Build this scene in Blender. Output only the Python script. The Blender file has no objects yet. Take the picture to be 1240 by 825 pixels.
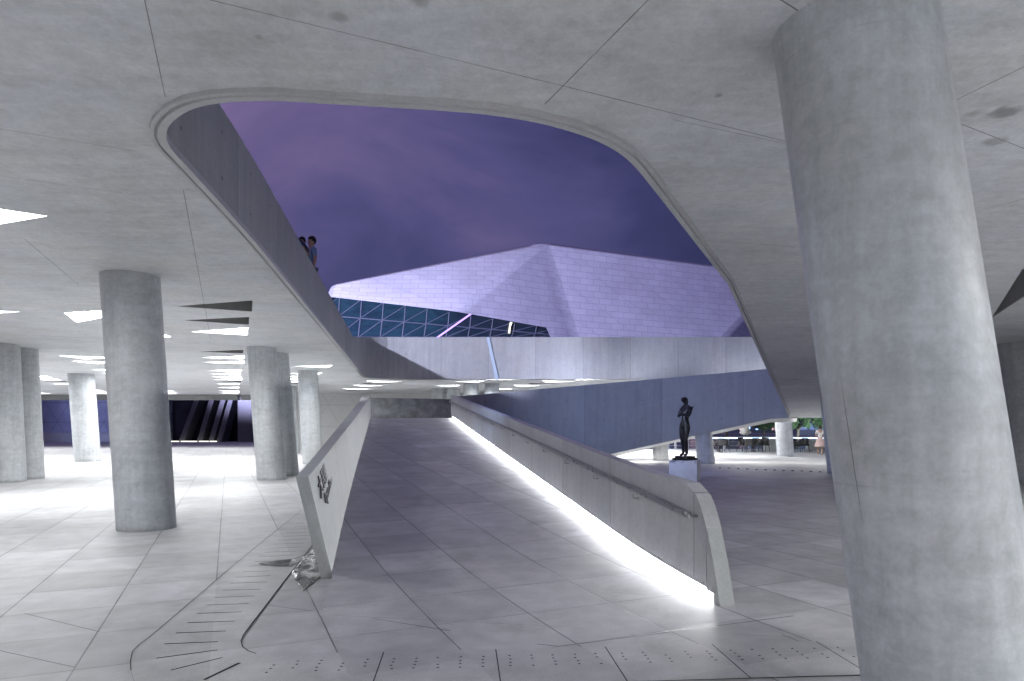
import bpy, bmesh, math, random
from mathutils import Vector, Matrix, noise
from mathutils.geometry import delaunay_2d_cdt
random.seed(7)
R = math.radians
S = bpy.context.scene
COL = S.collection
CH, F, HX, HY = 1.6, 800.0, 620.0, 516.0     # eye height, focal length and horizon as measured in the photograph
CEIL = 3.95

def P(px, py, Y): return Vector(((px-HX)/F*Y, Y, CH+(HY-py)/F*Y))
def G(px, py):
    Y = CH*F/(py-HY); return Vector(((px-HX)/F*Y, Y, 0))
def C(px, py):
    Y = (CEIL-CH)*F/(HY-py); return Vector(((px-HX)/F*Y, Y, CEIL))

# ------------------------------------------------------------------ scene helpers
def tag(o, label=None, cat=None, group=None, kind=None):
    if label: o['label'] = label
    if cat: o['category'] = cat
    if group: o['group'] = group
    if kind: o['kind'] = kind
    return o

def thing(name, label, cat, loc=(0,0,0), rotz=0, group=None):
    o = bpy.data.objects.new(name, None); COL.objects.link(o)
    o.location = loc; o.rotation_euler = (0,0,rotz); o.empty_display_size = .2
    return tag(o, label, cat, group)

def obj(name, bm, mat, parent=None, world=False, smooth=False, recalc=True):
    if recalc: bmesh.ops.recalc_face_normals(bm, faces=bm.faces)
    if world and parent is not None:
        l = Vector(parent.location)
        if parent.parent: l += Vector(parent.parent.location)
        bmesh.ops.translate(bm, vec=-l, verts=bm.verts)
    me = bpy.data.meshes.new(name); bm.to_mesh(me); bm.free()
    for m in (mat if isinstance(mat, (list, tuple)) else [mat]): me.materials.append(m)
    if smooth:
        for p in me.polygons: p.use_smooth = True
    o = bpy.data.objects.new(name, me); COL.objects.link(o)
    if parent is not None: o.parent = parent
    return o

def copy_tree(o, parent=None):
    c = o.copy(); COL.objects.link(c)
    if parent is not None: c.parent = parent
    for ch in [x for x in bpy.data.objects if x.parent == o]: copy_tree(ch, c)
    return c

def poly(bm, pts): return bm.faces.new([bm.verts.new(p) for p in pts])

def box(bm, lo, hi, mat=None):
    r = bmesh.ops.create_cube(bm, size=1)
    lo, hi = Vector(lo), Vector(hi)
    for v in r['verts']:
        v.co = Vector(((lo[i]+hi[i])/2+v.co[i]*(hi[i]-lo[i]) for i in range(3)))
        if mat is not None: v.co = mat @ v.co
    return r['verts']

def bevel(bm, w=.01, seg=2, ang=30):
    es = [e for e in bm.edges if len(e.link_faces) == 2 and e.calc_face_angle(0) > R(ang)]
    bmesh.ops.bevel(bm, geom=es, offset=w, segments=seg, profile=.5, affect='EDGES', clamp_overlap=True)

def tube(bm, pts, r, n=8, caps=True):
    """round bar along a polyline; r a number or one per point"""
    pts = [Vector(p) for p in pts]; rr = r if isinstance(r, (list, tuple)) else [r]*len(pts)
    rings = []
    ref = None
    for i, p in enumerate(pts):
        d = (pts[min(i+1, len(pts)-1)]-pts[max(i-1, 0)]).normalized()
        if ref is None: ref = d.orthogonal().normalized()
        ref = (ref-d*ref.dot(d)).normalized(); b = d.cross(ref)
        rings.append([bm.verts.new(p+(ref*math.cos(a)+b*math.sin(a))*rr[i]) for a in [2*math.pi*k/n for k in range(n)]])
    for a, b in zip(rings, rings[1:]):
        for k in range(n): bm.faces.new((a[k], a[(k+1) % n], b[(k+1) % n], b[k]))
    if caps:
        bm.faces.new(rings[0][::-1]); bm.faces.new(rings[-1])

def prism(bm, pts, vec):
    """closed solid: the outline pts pushed along vec"""
    a = [bm.verts.new(p) for p in pts]; b = [bm.verts.new(Vector(p)+Vector(vec)) for p in pts]
    bm.faces.new(a); bm.faces.new(b[::-1]); n = len(a)
    for i in range(n): bm.faces.new((a[i], a[(i+1) % n], b[(i+1) % n], b[i]))

def inpoly(p, pg):
    x, y = p[0], p[1]; c = False; n = len(pg)
    for i in range(n):
        a, b = pg[i], pg[i-1]
        if (a[1] > y) != (b[1] > y) and x < (b[0]-a[0])*(y-a[1])/(b[1]-a[1])+a[0]: c = not c
    return c

def holed(bm, outline, holes, z=0.0, dz=0.0, extra=()):
    """flat sheet with holes cut through it; dz gives it a thickness (side walls)"""
    vs, es = [], []
    for loop in [outline]+list(holes):
        b = len(vs); vs += [Vector((p[0], p[1])) for p in loop]
        es += [(b+i, b+(i+1) % len(loop)) for i in range(len(loop))]
    vs += [Vector((p[0], p[1])) for p in extra]
    r = delaunay_2d_cdt(vs, es, [], 0, 1e-6)
    bv = [bm.verts.new((v.x, v.y, z)) for v in r[0]]
    tv = [bm.verts.new((v.x, v.y, z+dz)) for v in r[0]] if dz else None
    for f in r[2]:
        c = sum((r[0][i] for i in f), Vector((0, 0)))/len(f)
        if inpoly(c, outline) and not any(inpoly(c, h) for h in holes):
            bm.faces.new([bv[i] for i in f])
            if dz: bm.faces.new([tv[i] for i in f][::-1])
    if dz:
        for e in [e for e in bm.edges if len(e.link_faces) == 1 and abs(e.verts[0].co.z-z) < 1e-7 and abs(e.verts[1].co.z-z) < 1e-7]:
            a, b = e.verts
            i, j = bv.index(a), bv.index(b)
            bm.faces.new((a, b, tv[j], tv[i]))
    for v in [v for v in bm.verts if not v.link_faces]: bm.verts.remove(v)

def skin(name, joints, edges, root, mat, parent, sub=2):
    """one continuous body grown round a skeleton: joints {key: (x,y,z,r)}"""
    bm = bmesh.new(); L = bm.verts.layers.skin.verify(); V = {}
    for k, j in joints.items():
        v = bm.verts.new(j[:3]); V[k] = v
        v[L].radius = (j[3], j[4] if len(j) > 4 else j[3]); v[L].use_root = (k == root)
    for a, b in edges: bm.edges.new((V[a], V[b]))
    me = bpy.data.meshes.new(name+'_skeleton'); bm.to_mesh(me); bm.free()
    o = bpy.data.objects.new(name, me); COL.objects.link(o)
    m = o.modifiers.new('s', 'SKIN'); m.use_smooth_shade = True
    m = o.modifiers.new('d', 'SUBSURF'); m.levels = sub; m.render_levels = sub
    dg = bpy.context.evaluated_depsgraph_get()
    nm = bpy.data.meshes.new_from_object(o.evaluated_get(dg)); o.modifiers.clear()
    o.data = nm; nm.name = name; nm.materials.clear(); nm.materials.append(mat)
    for p in nm.polygons: p.use_smooth = True
    bpy.data.meshes.remove(me); o.parent = parent
    return o

# ------------------------------------------------------------------ node helpers
class N:
    def __init__(s, tree): s.t = tree; s.n = tree.nodes; s.l = tree.links
    def put(s, sock, v):
        if hasattr(v, 'is_output'): s.l.new(v, sock)
        elif v is not None: sock.default_value = v
    def new(s, t, **k):
        n = s.n.new(t)
        for a, b in k.items(): setattr(n, a, b)
        return n
    def m(s, op, a, b=None, c=None, clamp=False):
        n = s.new('ShaderNodeMath', operation=op); n.use_clamp = clamp
        s.put(n.inputs[0], a); s.put(n.inputs[1], b)
        if c is not None: s.put(n.inputs[2], c)
        return n.outputs[0]
    def v(s, op, a, b=None, sc=None):
        n = s.new('ShaderNodeVectorMath', operation=op)
        s.put(n.inputs[0], a); s.put(n.inputs[1], b)
        if sc is not None: s.put(n.inputs['Scale'], sc)
        return n.outputs['Value'] if op in ('DOT_PRODUCT', 'LENGTH', 'DISTANCE') else n.outputs[0]
    def noise(s, vec, scale, det=4, rough=.55, dist=0):
        n = s.new('ShaderNodeTexNoise'); s.put(n.inputs['Vector'], vec)
        n.inputs['Scale'].default_value = scale; n.inputs['Detail'].default_value = det
        n.inputs['Roughness'].default_value = rough; n.inputs['Distortion'].default_value = dist
        return n.outputs['Fac']
    def rng(s, x, a, b, c=0., d=1., smooth=False):
        n = s.new('ShaderNodeMapRange'); n.interpolation_type = 'SMOOTHSTEP' if smooth else 'LINEAR'
        s.put(n.inputs[0], x)
        for i, q in enumerate((a, b, c, d)): n.inputs[i+1].default_value = q
        return n.outputs[0]
    def mix(s, f, a, b, mode='MIX'):
        n = s.new('ShaderNodeMix', data_type='RGBA', blend_type=mode)
        s.put(n.inputs[0], f); s.put(n.inputs[6], a); s.put(n.inputs[7], b)
        return n.outputs[2]
    def pos(s): return s.new('ShaderNodeNewGeometry').outputs['Position']
    def objc(s): return s.new('ShaderNodeTexCoord').outputs['Object']
    def uv(s): return s.new('ShaderNodeTexCoord').outputs['UV']
    def xyz(s, v):
        n = s.new('ShaderNodeSeparateXYZ'); s.put(n.inputs[0], v); return n.outputs
    def comb(s, x, y, z):
        n = s.new('ShaderNodeCombineXYZ'); s.put(n.inputs[0], x); s.put(n.inputs[1], y); s.put(n.inputs[2], z); return n.outputs[0]
    def bump(s, h, st, dist=.01):
        n = s.new('ShaderNodeBump'); n.inputs['Strength'].default_value = st; n.inputs['Distance'].default_value = dist
        s.put(n.inputs['Height'], h); return n.outputs[0]
    def seg(s, p, a, b, w):
        """1 on the line from a to b (world coordinates), 0 further than w from it"""
        a, b = Vector(a), Vector(b); d = b-a; L = d.length; d.normalize()
        q = s.v('SUBTRACT', p, tuple(a))
        t = s.m('MINIMUM', s.m('MAXIMUM', s.v('DOT_PRODUCT', q, tuple(d)), 0.), L)
        n = s.new('ShaderNodeVectorMath', operation='SCALE'); n.inputs[0].default_value = tuple(d); s.put(n.inputs['Scale'], t)
        r = s.v('LENGTH', s.v('SUBTRACT', q, n.outputs[0]))
        return s.rng(r, w*.5, w, 1., 0.)
    def cell(s, x, period, off=0.):
        """distance to the nearest line x = off + k*period"""
        f = s.m('FRACT', s.m('DIVIDE', s.m('SUBTRACT', x, off-period/2), period))
        return s.m('MULTIPLY', s.m('ABSOLUTE', s.m('SUBTRACT', f, .5)), period)

def mat(name, col=(.5,.5,.5), rough=.6, metal=0., spec=.5, emit=None, es=0.):
    m = bpy.data.materials.new(name); m.use_nodes = True
    b = m.node_tree.nodes['Principled BSDF']
    b.inputs['Base Color'].default_value = (*col, 1); b.inputs['Roughness'].default_value = rough
    b.inputs['Metallic'].default_value = metal; b.inputs['Specular IOR Level'].default_value = spec
    if emit: b.inputs['Emission Color'].default_value = (*emit, 1); b.inputs['Emission Strength'].default_value = es
    return m, N(m.node_tree), b

def simple(name, col, rough=.6, metal=0., var=.15, scale=8., bump=.1, spec=.5):
    """a plain paint / metal / cloth with some unevenness of its own"""
    m, n, b = mat(name, col, rough, metal, spec)
    p = n.objc(); f = n.noise(p, scale, 5)
    c = n.mix(n.rng(f, .3, .7), tuple(x*(1-var) for x in col)+(1,), tuple(min(1, x*(1+var)) for x in col)+(1,))
    n.put(b.inputs['Base Color'], c); n.put(b.inputs['Roughness'], n.rng(f, .3, .7, max(.05, rough-.08), min(1, rough+.08)))
    if bump: n.put(b.inputs['Normal'], n.bump(n.noise(p, scale*6, 3), bump, .004))
    return m

def concrete(name, col=(.40,.40,.395), rough=.62, seams=(), light_seams=(), panels=None, streak=None, stains=(), contrast=1., marks=True, base_dirt=False):
    m, n, b = mat(name, col, rough, spec=.35)
    p = n.pos()
    big = n.noise(p, .45, 4, .6, .3); mid = n.noise(p, 2.2, 6, .62, .4); fine = n.noise(p, 38, 4, .6)
    st = n.v('MULTIPLY', p, streak or (.5, 3.5, .5)); strk = n.noise(st, 1.6, 5, .6, .6)
    fin2 = n.noise(p, 11., 7, .68, .3)
    k = n.m('ADD', n.m('MULTIPLY', n.rng(big, .3, .7), .30), n.m('MULTIPLY', n.rng(mid, .3, .7), .22))
    k = n.m('ADD', k, n.m('MULTIPLY', n.rng(strk, .3, .7), .18))
    k = n.m('ADD', k, n.m('MULTIPLY', n.rng(fin2, .3, .7), .30))
    k = n.m('ADD', n.m('MULTIPLY', n.m('SUBTRACT', k, .5), .42*contrast), 1.0)
    k = n.m('MULTIPLY', k, n.rng(fine, .25, .75, .93, 1.07))
    base = n.mix(n.rng(n.noise(p, .8, 3), .35, .65), (*col, 1), (col[0]*.97, col[1]*1.0, col[2]*1.03, 1))
    c = n.v('SCALE', base, None, k)
    # small blow holes and dark flecks
    if marks:
        vo = n.new('ShaderNodeTexVoronoi'); n.put(vo.inputs['Vector'], p); vo.inputs['Scale'].default_value = 5.5
        w = n.m('MULTIPLY', n.rng(vo.outputs['Distance'], .04, .075, 1, 0), n.rng(n.noise(p, 1.1, 2), .5, .62))
        c = n.mix(n.m('MULTIPLY', w, .35), c, (col[0]*.45, col[1]*.45, col[2]*.45, 1))
    h = n.m('ADD', n.m('MULTIPLY', mid, .5), n.m('MULTIPLY', fine, .25))
    dark = None
    for s_ in seams:
        a, e, w = s_ if len(s_) == 3 else (*s_, .008)
        g = n.seg(p, a, e, w); dark = g if dark is None else n.m('MAXIMUM', dark, g)
    if panels:     # cast panels: joints every panels[0] m along the wall and two rows of tie holes
        pu, z1, z2 = panels
        u, v_, _ = n.xyz(n.uv())
        j = n.rng(n.cell(u, pu), .004, .012, 1, 0)
        du = n.cell(u, pu, pu*.25)
        du = n.m('MINIMUM', du, n.cell(u, pu, pu*.75))
        dz = n.m('MINIMUM', n.m('ABSOLUTE', n.m('SUBTRACT', v_, z1)), n.m('ABSOLUTE', n.m('SUBTRACT', v_, z2)))
        r = n.m('SQRT', n.m('ADD', n.m('MULTIPLY', du, du), n.m('MULTIPLY', dz, dz)))
        th = n.rng(r, .014, .026, 1, 0)
        j = n.m('MAXIMUM', n.m('MULTIPLY', j, .8), th)
        dark = j if dark is None else n.m('MAXIMUM', dark, j)
        iu = n.m('FLOOR', n.m('DIVIDE', u, pu))
        wn = n.new('ShaderNodeTexWhiteNoise', noise_dimensions='1D'); n.put(wn.inputs['W'], iu)
        c = n.v('SCALE', c, None, n.rng(wn.outputs['Value'], 0, 1, .9, 1.08))
        drip = n.noise(n.comb(n.m('MULTIPLY', u, 5.), n.m('MULTIPLY', v_, .4), 0.), 1., 4)
        c = n.v('SCALE', c, None, n.rng(drip, .35, .7, 1.03, .91))
    if dark is not None:
        dk = n.m('MULTIPLY', dark, n.rng(n.noise(p, 3., 3), .3, .6, .45, .9))
        c = n.mix(dk, c, (col[0]*.22, col[1]*.22, col[2]*.22, 1))
        h = n.m('SUBTRACT', h, n.m('MULTIPLY', dark, 1.2))
    ls = None
    for a, e, w in light_seams:
        g = n.seg(p, a, e, w); ls = g if ls is None else n.m('MAXIMUM', ls, g)
    if ls is not None:
        c = n.mix(n.m('MULTIPLY', ls, n.rng(n.noise(p, 9., 3), .42, .6)), c, (.75, .75, .76, 1))
    if base_dirt:
        zz = n.xyz(p)[2]
        ring = n.m('MULTIPLY', n.rng(n.cell(n.m('ADD', zz, n.m('MULTIPLY', n.noise(p, 14., 2), .006)), 2.45, 1.28), .002, .007, 1, 0), n.rng(n.noise(p, 3., 3),   .4, .65, .0, .2))
        c = n.mix(ring, c, (col[0]*.3, col[1]*.3, col[2]*.3, 1))
        cw_ = n.noise(n.v('MULTIPLY', p, (9., 9., .55)), 1., 5, .6); c = n.v('SCALE', c, None, n.rng(cw_, .3, .7, .9, 1.1))
        bd_ = n.m('MULTIPLY', n.rng(n.m('ADD', zz, n.m('MULTIPLY', n.noise(p, 6., 4), .12)), .04, .17, 1, 0, True), .55)
        c = n.mix(bd_, c, (col[0]*.4, col[1]*.4, col[2]*.4, 1))
    for a, rad, amt in stains:
        q = n.v('SUBTRACT', p, a); L = n.v('LENGTH', q)
        L = n.m('ADD', L, n.m('MULTIPLY', n.m('SUBTRACT', n.noise(p, 7., 4), .5), rad*1.6))
        c = n.mix(n.m('MULTIPLY', n.rng(L, rad*.3, rad, 1, 0, True), amt), c, (col[0]*.3, col[1]*.3, col[2]*.31, 1))
    n.put(b.inputs['Base Color'], c)
    n.put(b.inputs['Roughness'], n.rng(mid, .3, .7, rough-.12, rough+.12))
    n.put(b.inputs['Normal'], n.bump(h, .22, .012))
    return m

# ------------------------------------------------------------------ materials
# paving: one square grid 0.82 m, running 23 degrees left of the view
AX = Vector((-.395, .919, 0)).normalized(); BX = Vector((.919, .395, 0)).normalized()
def paving(name, col, extra=(), rough=.5, joints=True):
    m, n, b = mat(name, col, rough, spec=.3)
    p = n.pos(); u = n.v('DOT_PRODUCT', p, tuple(AX)); w = n.v('DOT_PRODUCT', p, tuple(BX))
    d1 = n.cell(w, .82, -.11); d2 = n.cell(u, .84, .07)
    wear = n.noise(p, 1.3, 4, .6)
    dist = n.v('LENGTH', p)
    j1 = n.m('MULTIPLY', n.rng(d1, .003, .0085, 1, 0), n.rng(wear, .3, .6, .45, 1.))
    j2 = n.m('MULTIPLY', n.rng(d2, .002, .007, 1, 0), n.rng(wear, .4, .62, .75, .2))
    j = n.m('MAXIMUM', j1, j2)
    d3 = n.cell(n.m('ADD', u, n.m('MULTIPLY', w, .62)), 2.9, .4)
    j = n.m('MAXIMUM', j, n.m('MULTIPLY', n.rng(d3, .002, .006, 1, 0), n.rng(n.noise(p, .7, 2), .48, .6, 0., .6)))
    if not joints: j = n.m('MULTIPLY', j, 0.)
    for a, e, wd in extra: j = n.m('MAXIMUM', j, n.seg(p, a, e, wd))
    iu = n.m('FLOOR', n.m('DIVIDE', n.m('SUBTRACT', u, .07), .84)); iw = n.m('FLOOR', n.m('DIVIDE', n.m('SUBTRACT', w, -.11), .82))
    wn = n.new('ShaderNodeTexWhiteNoise', noise_dimensions='2D'); n.put(wn.inputs['Vector'], n.comb(iu, iw, 0.))
    tone = n.rng(wn.outputs['Value'], 0, 1, .80, 1.10)
    big = n.noise(p, .55, 5, .62, .8); mid = n.noise(p, 3.1, 5, .6, .3); fine = n.noise(p, 160, 3, .7)
    k = n.m('MULTIPLY', tone, n.rng(big, .3, .7, .8, 1.14))
    k = n.m('MULTIPLY', k, n.rng(mid, .3, .7, .84, 1.10))
    k = n.m('MULTIPLY', k, n.rng(fine, .3, .7, .74, 1.24))
    c = n.v('SCALE', n.mix(n.rng(n.noise(p, .9, 3), .4, .65), (*col, 1), (col[0]*1.0, col[1]*.985, col[2]*.965, 1)), None, k)
    # soiling that gathers along the joints
    grime = n.m('MULTIPLY', n.rng(n.m('MINIMUM', d1, d2) if joints else 1., .0, .09, 1, 0), n.rng(n.noise(p, 2.4, 4), .38, .75))
    c = n.mix(n.m('MULTIPLY', grime, .24), c, (col[0]*.35, col[1]*.35, col[2]*.34, 1))
    stain = n.rng(n.noise(p, .9, 7, .68, .4), .50, .72, 0, 1, True)
    c = n.mix(n.m('MULTIPLY', stain, .42), c, (col[0]*.45, col[1]*.45, col[2]*.46, 1))
    c = n.mix(n.m('MULTIPLY', j, .82), c, (.035, .035, .04, 1))
    n.put(b.inputs['Base Color'], c)
    n.put(b.inputs['Roughness'], n.m('ADD', n.rng(big, .3, .7, rough-.1, rough+.12), n.m('MULTIPLY', n.m('SUBTRACT', wn.outputs['Value'], .5), .1)))
    h = n.m('SUBTRACT', n.m('MULTIPLY', fine, .12), j)
    h = n.m('ADD', h, n.m('MULTIPLY', n.noise(p, 1.2, 2), .8))
    n.put(b.inputs['Normal'], n.bump(h, .35, .006))
    return m

gl = lambda a, b, w=.006: (tuple(G(*a)), tuple(G(*b)), w)
M_ground = paving('pale_granite_paving', (.47,.47,.482), [
    gl((451,750),(544,764),.009), gl((651,780),(676,783),.008), gl((676,783),(960,746),.008), gl((325,733),(378,740)),
    gl((0,788),(90,808)), gl((30,743),(120,765)), gl((948,769),(1000,790),.007), gl((520,700),(720,690),.005),
    gl((310,794),(1050,786),.006), gl((560,718),(800,745),.004)])
M_ramp = M_ground
cs = lambda a, b, w=.005: (tuple(C(*a)), tuple(C(*b)), w)
M_soffit = concrete('cast_concrete_soffit', (.62,.625,.625), .6,
    seams=[cs((172,-15),(200,117)), cs((254,0),(689,106),.005), cs((689,106),(958,173),.006), cs((790,-5),(660,126),.006),
           cs((222,230),(255,411),.006), cs((232,279),(281,285)), cs((0,156),(163,183),.005), cs((0,213),(149,234),.005),
           cs((1150,125),(1250,76),.006), cs((1185,256),(1250,238),.005), cs((40,406),(405,425),.022), cs((815,145),(960,176),.004),
           cs((930,-10),(985,25),.006), cs((30,290),(95,345),.006), cs((830,290),(980,300),.006), cs((1150,145),(1240,180),.006)],
    light_seams=[cs((784,179),(829,172),.012), cs((827,235),(958,221),.014)],
    stains=[(tuple(C(1218,136)), .14, .75), (tuple(C(1203,172)), .12, .5), (tuple(C(1178,138)), .1, .4), (tuple(C(870,116)), .05, .6),
            (tuple(C(410,20)), .07, .5), (tuple(C(312,45)), .04, .4), (tuple(C(508,2)), .08, .5)], streak=(.5, 4., .5), contrast=1.9)
M_col = concrete('column_concrete', (.45,.46,.465), .42, streak=(1.2, 1.2, 5.), contrast=2.1, base_dirt=True,
    seams=[((1.99,3.48,.2),(1.63,3.77,3.4),.004)])
M_wall = concrete('wall_concrete', (.55,.55,.55), .55, panels=(2.4, -99., 99.), streak=(2., 2., .6), contrast=1.0)
M_wallL = concrete('smooth_wall_concrete', (.43,.44,.425), .55, streak=(2., 2., 2.), contrast=1.1)
M_par = concrete('parapet_concrete', (.40,.40,.40), .6, panels=(2.4, .5, 1.3), streak=(3., 3., .4), contrast=1.1)
M_parL = concrete('dark_parapet_concrete', (.40,.40,.40), .65, panels=(2.4, .3, .8), streak=(3., 3., .5), contrast=1.2)
M_blue = concrete('ramp_flank_concrete', (.36,.37,.38), .6, panels=(3.2, .7, 1.5), streak=(2., 2., .6), contrast=1.0)
M_rim = concrete('rim_concrete', (.50,.50,.50), .5, contrast=.7)
M_dark = simple('deep_black_gap', (.012,.012,.013), .8, bump=0)
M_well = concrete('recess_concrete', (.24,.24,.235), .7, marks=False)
M_plate = paving('drain_plate_granite', (.45,.45,.46), rough=.45, joints=False)
M_steel = simple('brushed_steel', (.42,.42,.43), .32, 1., .1, 20, .05)
M_bronze = simple('dark_bronze', (.035,.033,.034), .36, .5, .5, 9, .3)
M_plinth = None
M_letter = simple('dark_letter_metal', (.035,.035,.045), .4, .6, .2, 20, 0)
def emitter(name, col, s):
    m, n, b = mat(name, (.05,.05,.05), .5, emit=col, es=s); return m
M_lamp = emitter('ceiling_lamp_panel', (.97,.985,1.), 47.)
M_lamp_n = emitter('near_lamp_panel', (.97,.985,1.), 51.)
M_lamp_t = emitter('terrace_lamp_panel', (.97,.985,1.), 140.)
M_lamp_b = emitter('far_lamp_panel', (.97,.985,1.), 32.)
M_led = emitter('white_led_strip', (.96,.98,1.), 52.)

# ------------------------------------------------------------------ camera, world
cam_d = bpy.data.cameras.new('camera'); cam = bpy.data.objects.new('camera', cam_d); COL.objects.link(cam)
cam.location = (0,0,CH); cam.rotation_euler = (R(90),0,0)
cam_d.sensor_width = 36; cam_d.lens = 36*F/1240; cam_d.shift_y = (HY-412.5)/1240
cam_d.clip_start = .05; cam_d.clip_end = 3000
S.camera = cam

W = bpy.data.worlds.new('World'); S.world = W; W.use_nodes = True
n = N(W.node_tree); bg = W.node_tree.nodes['Background']
sky = n.new('ShaderNodeTexSky'); sky.sky_type = 'NISHITA'; sky.sun_disc = False
sky.sun_elevation = R(-4); sky.sun_rotation = R(200)
d = n.new('ShaderNodeTexCoord').outputs['Generated']
dx, dy, dz = n.xyz(d)
cl = n.noise(n.v('MULTIPLY', d, (1., 1., 1.6)), 3.4, 5, .5, .5)
g = n.m('SUBTRACT', n.m('MULTIPLY', dz, .75), n.m('MULTIPLY', dx, 1.2))          # violet city glow towards the upper left
g = n.m('ADD', g, n.m('MULTIPLY', n.m('SUBTRACT', cl, .5), 1.35))
cr = n.new('ShaderNodeValToRGB'); n.put(cr.inputs[0], n.rng(g, -.45, .75))
e = cr.color_ramp.elements
e[0].position = 0; e[0].color = (.031,.033,.096,1); e[1].position = 1; e[1].color = (.215,.160,.345,1)
x = e.new(.45); x.color = (.055,.056,.163,1); x = e.new(.72); x.color = (.103,.096,.248,1)
lowblue = n.rng(dz, .1, .42, 1, 0)
colr = n.mix(n.m('MULTIPLY', lowblue, .3), cr.outputs[0], (.06,.072,.20,1))
tint = n.mix(1., sky.outputs[0], (.55,.4,1.,1), 'MULTIPLY')
colr = n.mix(1., colr, n.v('SCALE', tint, None, .05), 'ADD')
n.put(bg.inputs[0], colr); bg.inputs[1].default_value = .69

S.view_settings.view_transform = 'Standard'; S.view_settings.look = 'None'; S.view_settings.gamma = 1
S.view_settings.use_curve_mapping = False; S.view_settings.exposure = 0.3
cy = S.cycles; cy.max_bounces = 8; cy.diffuse_bounces = 5; cy.glossy_bounces = 3; cy.sample_clamp_indirect = 6; cy.use_denoising = True
cy.use_light_tree = True; cy.use_fast_gi = False; cy.caustics_reflective = False; cy.caustics_refractive = False

# ------------------------------------------------------------------ ground
bm = bmesh.new()
poly(bm, [(-900,-300,0),(900,-300,0),(900,1500,0),(-900,1500,0)])
tag(obj('ground', bm, M_ground), kind='structure', label='pale granite paving of the covered plaza')

# ------------------------------------------------------------------ the deck overhead with its opening
left = lambda Y: -1.972-.165*Y
trace = [(181,152),(184,141),(198,127),(219,116),(247,110),(279,107),(327,106),(376,109),(440,113),(550,120),(600,125),
         (650,133),(700,146),(740,161),(768,178),(785,195),(805,222),(850,285),(888,338)]
OP = [C(*q).xy for q in trace]                                   # near edge, left to right, up to the fold
FOLD_L, FOLD_R = OP[-1].copy(), Vector((7.3,10.4))
R3L, R3R = Vector((11.85,28.)), Vector((15.4,28.))                # far end of the descending ramp soffit on the right
back = [Vector((15.6,33.4)), Vector((-5.6,33.6)), Vector((-6.35,33.45)), Vector((-6.9,33.0)), Vector((-7.2,32.2)), Vector((left(31.),31.))]
leftpts = [Vector((left(Y),Y)) for Y in (27,22,17,13,10,8.2)]+[C(214,200).xy, C(190,176).xy, C(182,162).xy]
HOLE = OP+[FOLD_R, R3R]+back+leftpts                              # closed, as seen from above
DECK = [(-75,-14),(42,-14),(42,50),(-75,50)]

# triangular slots in the soffit
slots = []      # (tri, lit, label)
def tri(a, b, c): return [Vector(a[:2]), Vector(b[:2]), Vector(c[:2])]
LBL = 'lit triangular ceiling slot '
UNL = 'unlit triangular ceiling recess '
slots.append((tri((-5.2,7.4),(-6.0,6.85),(-7.3,8.2)), 1, LBL+'at the left edge, nearest to the viewer'))
slots.append((tri(C(213,371),C(306,364),C(305,377.5)), 0, UNL+'right of the big left column, nearest of three'))
slots.append((tri(C(222,388),C(302,384),C(301,393.5)), 0, UNL+'right of the big left column, middle of three'))
slots.append((tri(C(230,402),C(300,397),C(300,406)), 1, LBL+'right of the big left column, below two unlit recesses'))
slots.append((tri(C(78,379),C(175,374),C(93,391)), 1, LBL+'just left of the big left column top'))
slots.append((tri((-10.1,13.6),(-12.4,13.0),(-12.7,14.3)), 1, LBL+'at the left edge above the paired columns'))
slots.append((tri(C(208,408),C(180,400),C(150,410)), 1, LBL+'tip peeping out behind the big left column'))
LF = LBL+'rows of the left hall, behind the big column'
UF = UNL+'rows of the left hall, behind the big column'
colpos = [(-7.4,19.8),(-7.7,21.3),(-8.6,28.),(-13.2,39),(-14.5,19),(-15.,20.2),(-19.4,29.5),(-2.28,36.7),(-1.1,36.7),(-4.7,41.8),(-3.76,41.8),(-7.7,48),(-6.8,48),(14.3,34.6)]
def clear(t):
    c = sum(t, Vector((0,0)))/3
    for p in t:
        if inpoly(p, HOLE): return False
    for i in range(len(HOLE)):
        a, b = HOLE[i], HOLE[i-1]; d_ = b-a; s = max(0, min(1, (c-a).dot(d_)/max(1e-9, d_.length_squared)))
        if (a+d_*s-c).length < 1.25: return False
    return all((Vector(q)-p).length > .75 and (Vector(q)-c).length > .95 for q in colpos for p in t)
rs = random.Random(11)
for off in (-18.4,-13.8,-9.2,-4.6,0,3.5,8.1,12.7,17.3,21.9,26.5):
    for kk in range(0, 22):
        Y = 20.9+1.78*kk if off <= 0 else 22.5+1.78*kk
        if Y > 47.8 or (kk % 7 == 3): continue
        X = -6.6-.42*(Y-12.97)+off
        L = rs.uniform(.94,1.02)
        t = tri((X,Y),(X+1.74*L,Y-.55*L),(X+1.3*L,Y+.5*L))
        if off in (-13.8,-4.6,8.1,17.3): t = tri((X+1.9*L,Y),(X+.1,Y-.6),(X+.35,Y+.5))
        if X > 20 and Y < 34: continue
        if not clear(t) or (Y > 43.5 and -17 < X < 5): continue
        if off > 3.6 and Y < 34.2: continue
        lit = (kk % 3 != 0) if Y < 30 else (kk % 4 != 0)
        back_ = X > -9.5 and Y > 33
        lab = (LBL if lit else UNL)+('rows beyond the far parapet and above the terrace' if back_ and X > 4 else 'rows under the pale far parapet' if back_ else
              'rows of the left hall, behind the big column' if Y < 34 else 'rows at the back of the left hall')
        slots.append((t, lit, lab))
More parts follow.
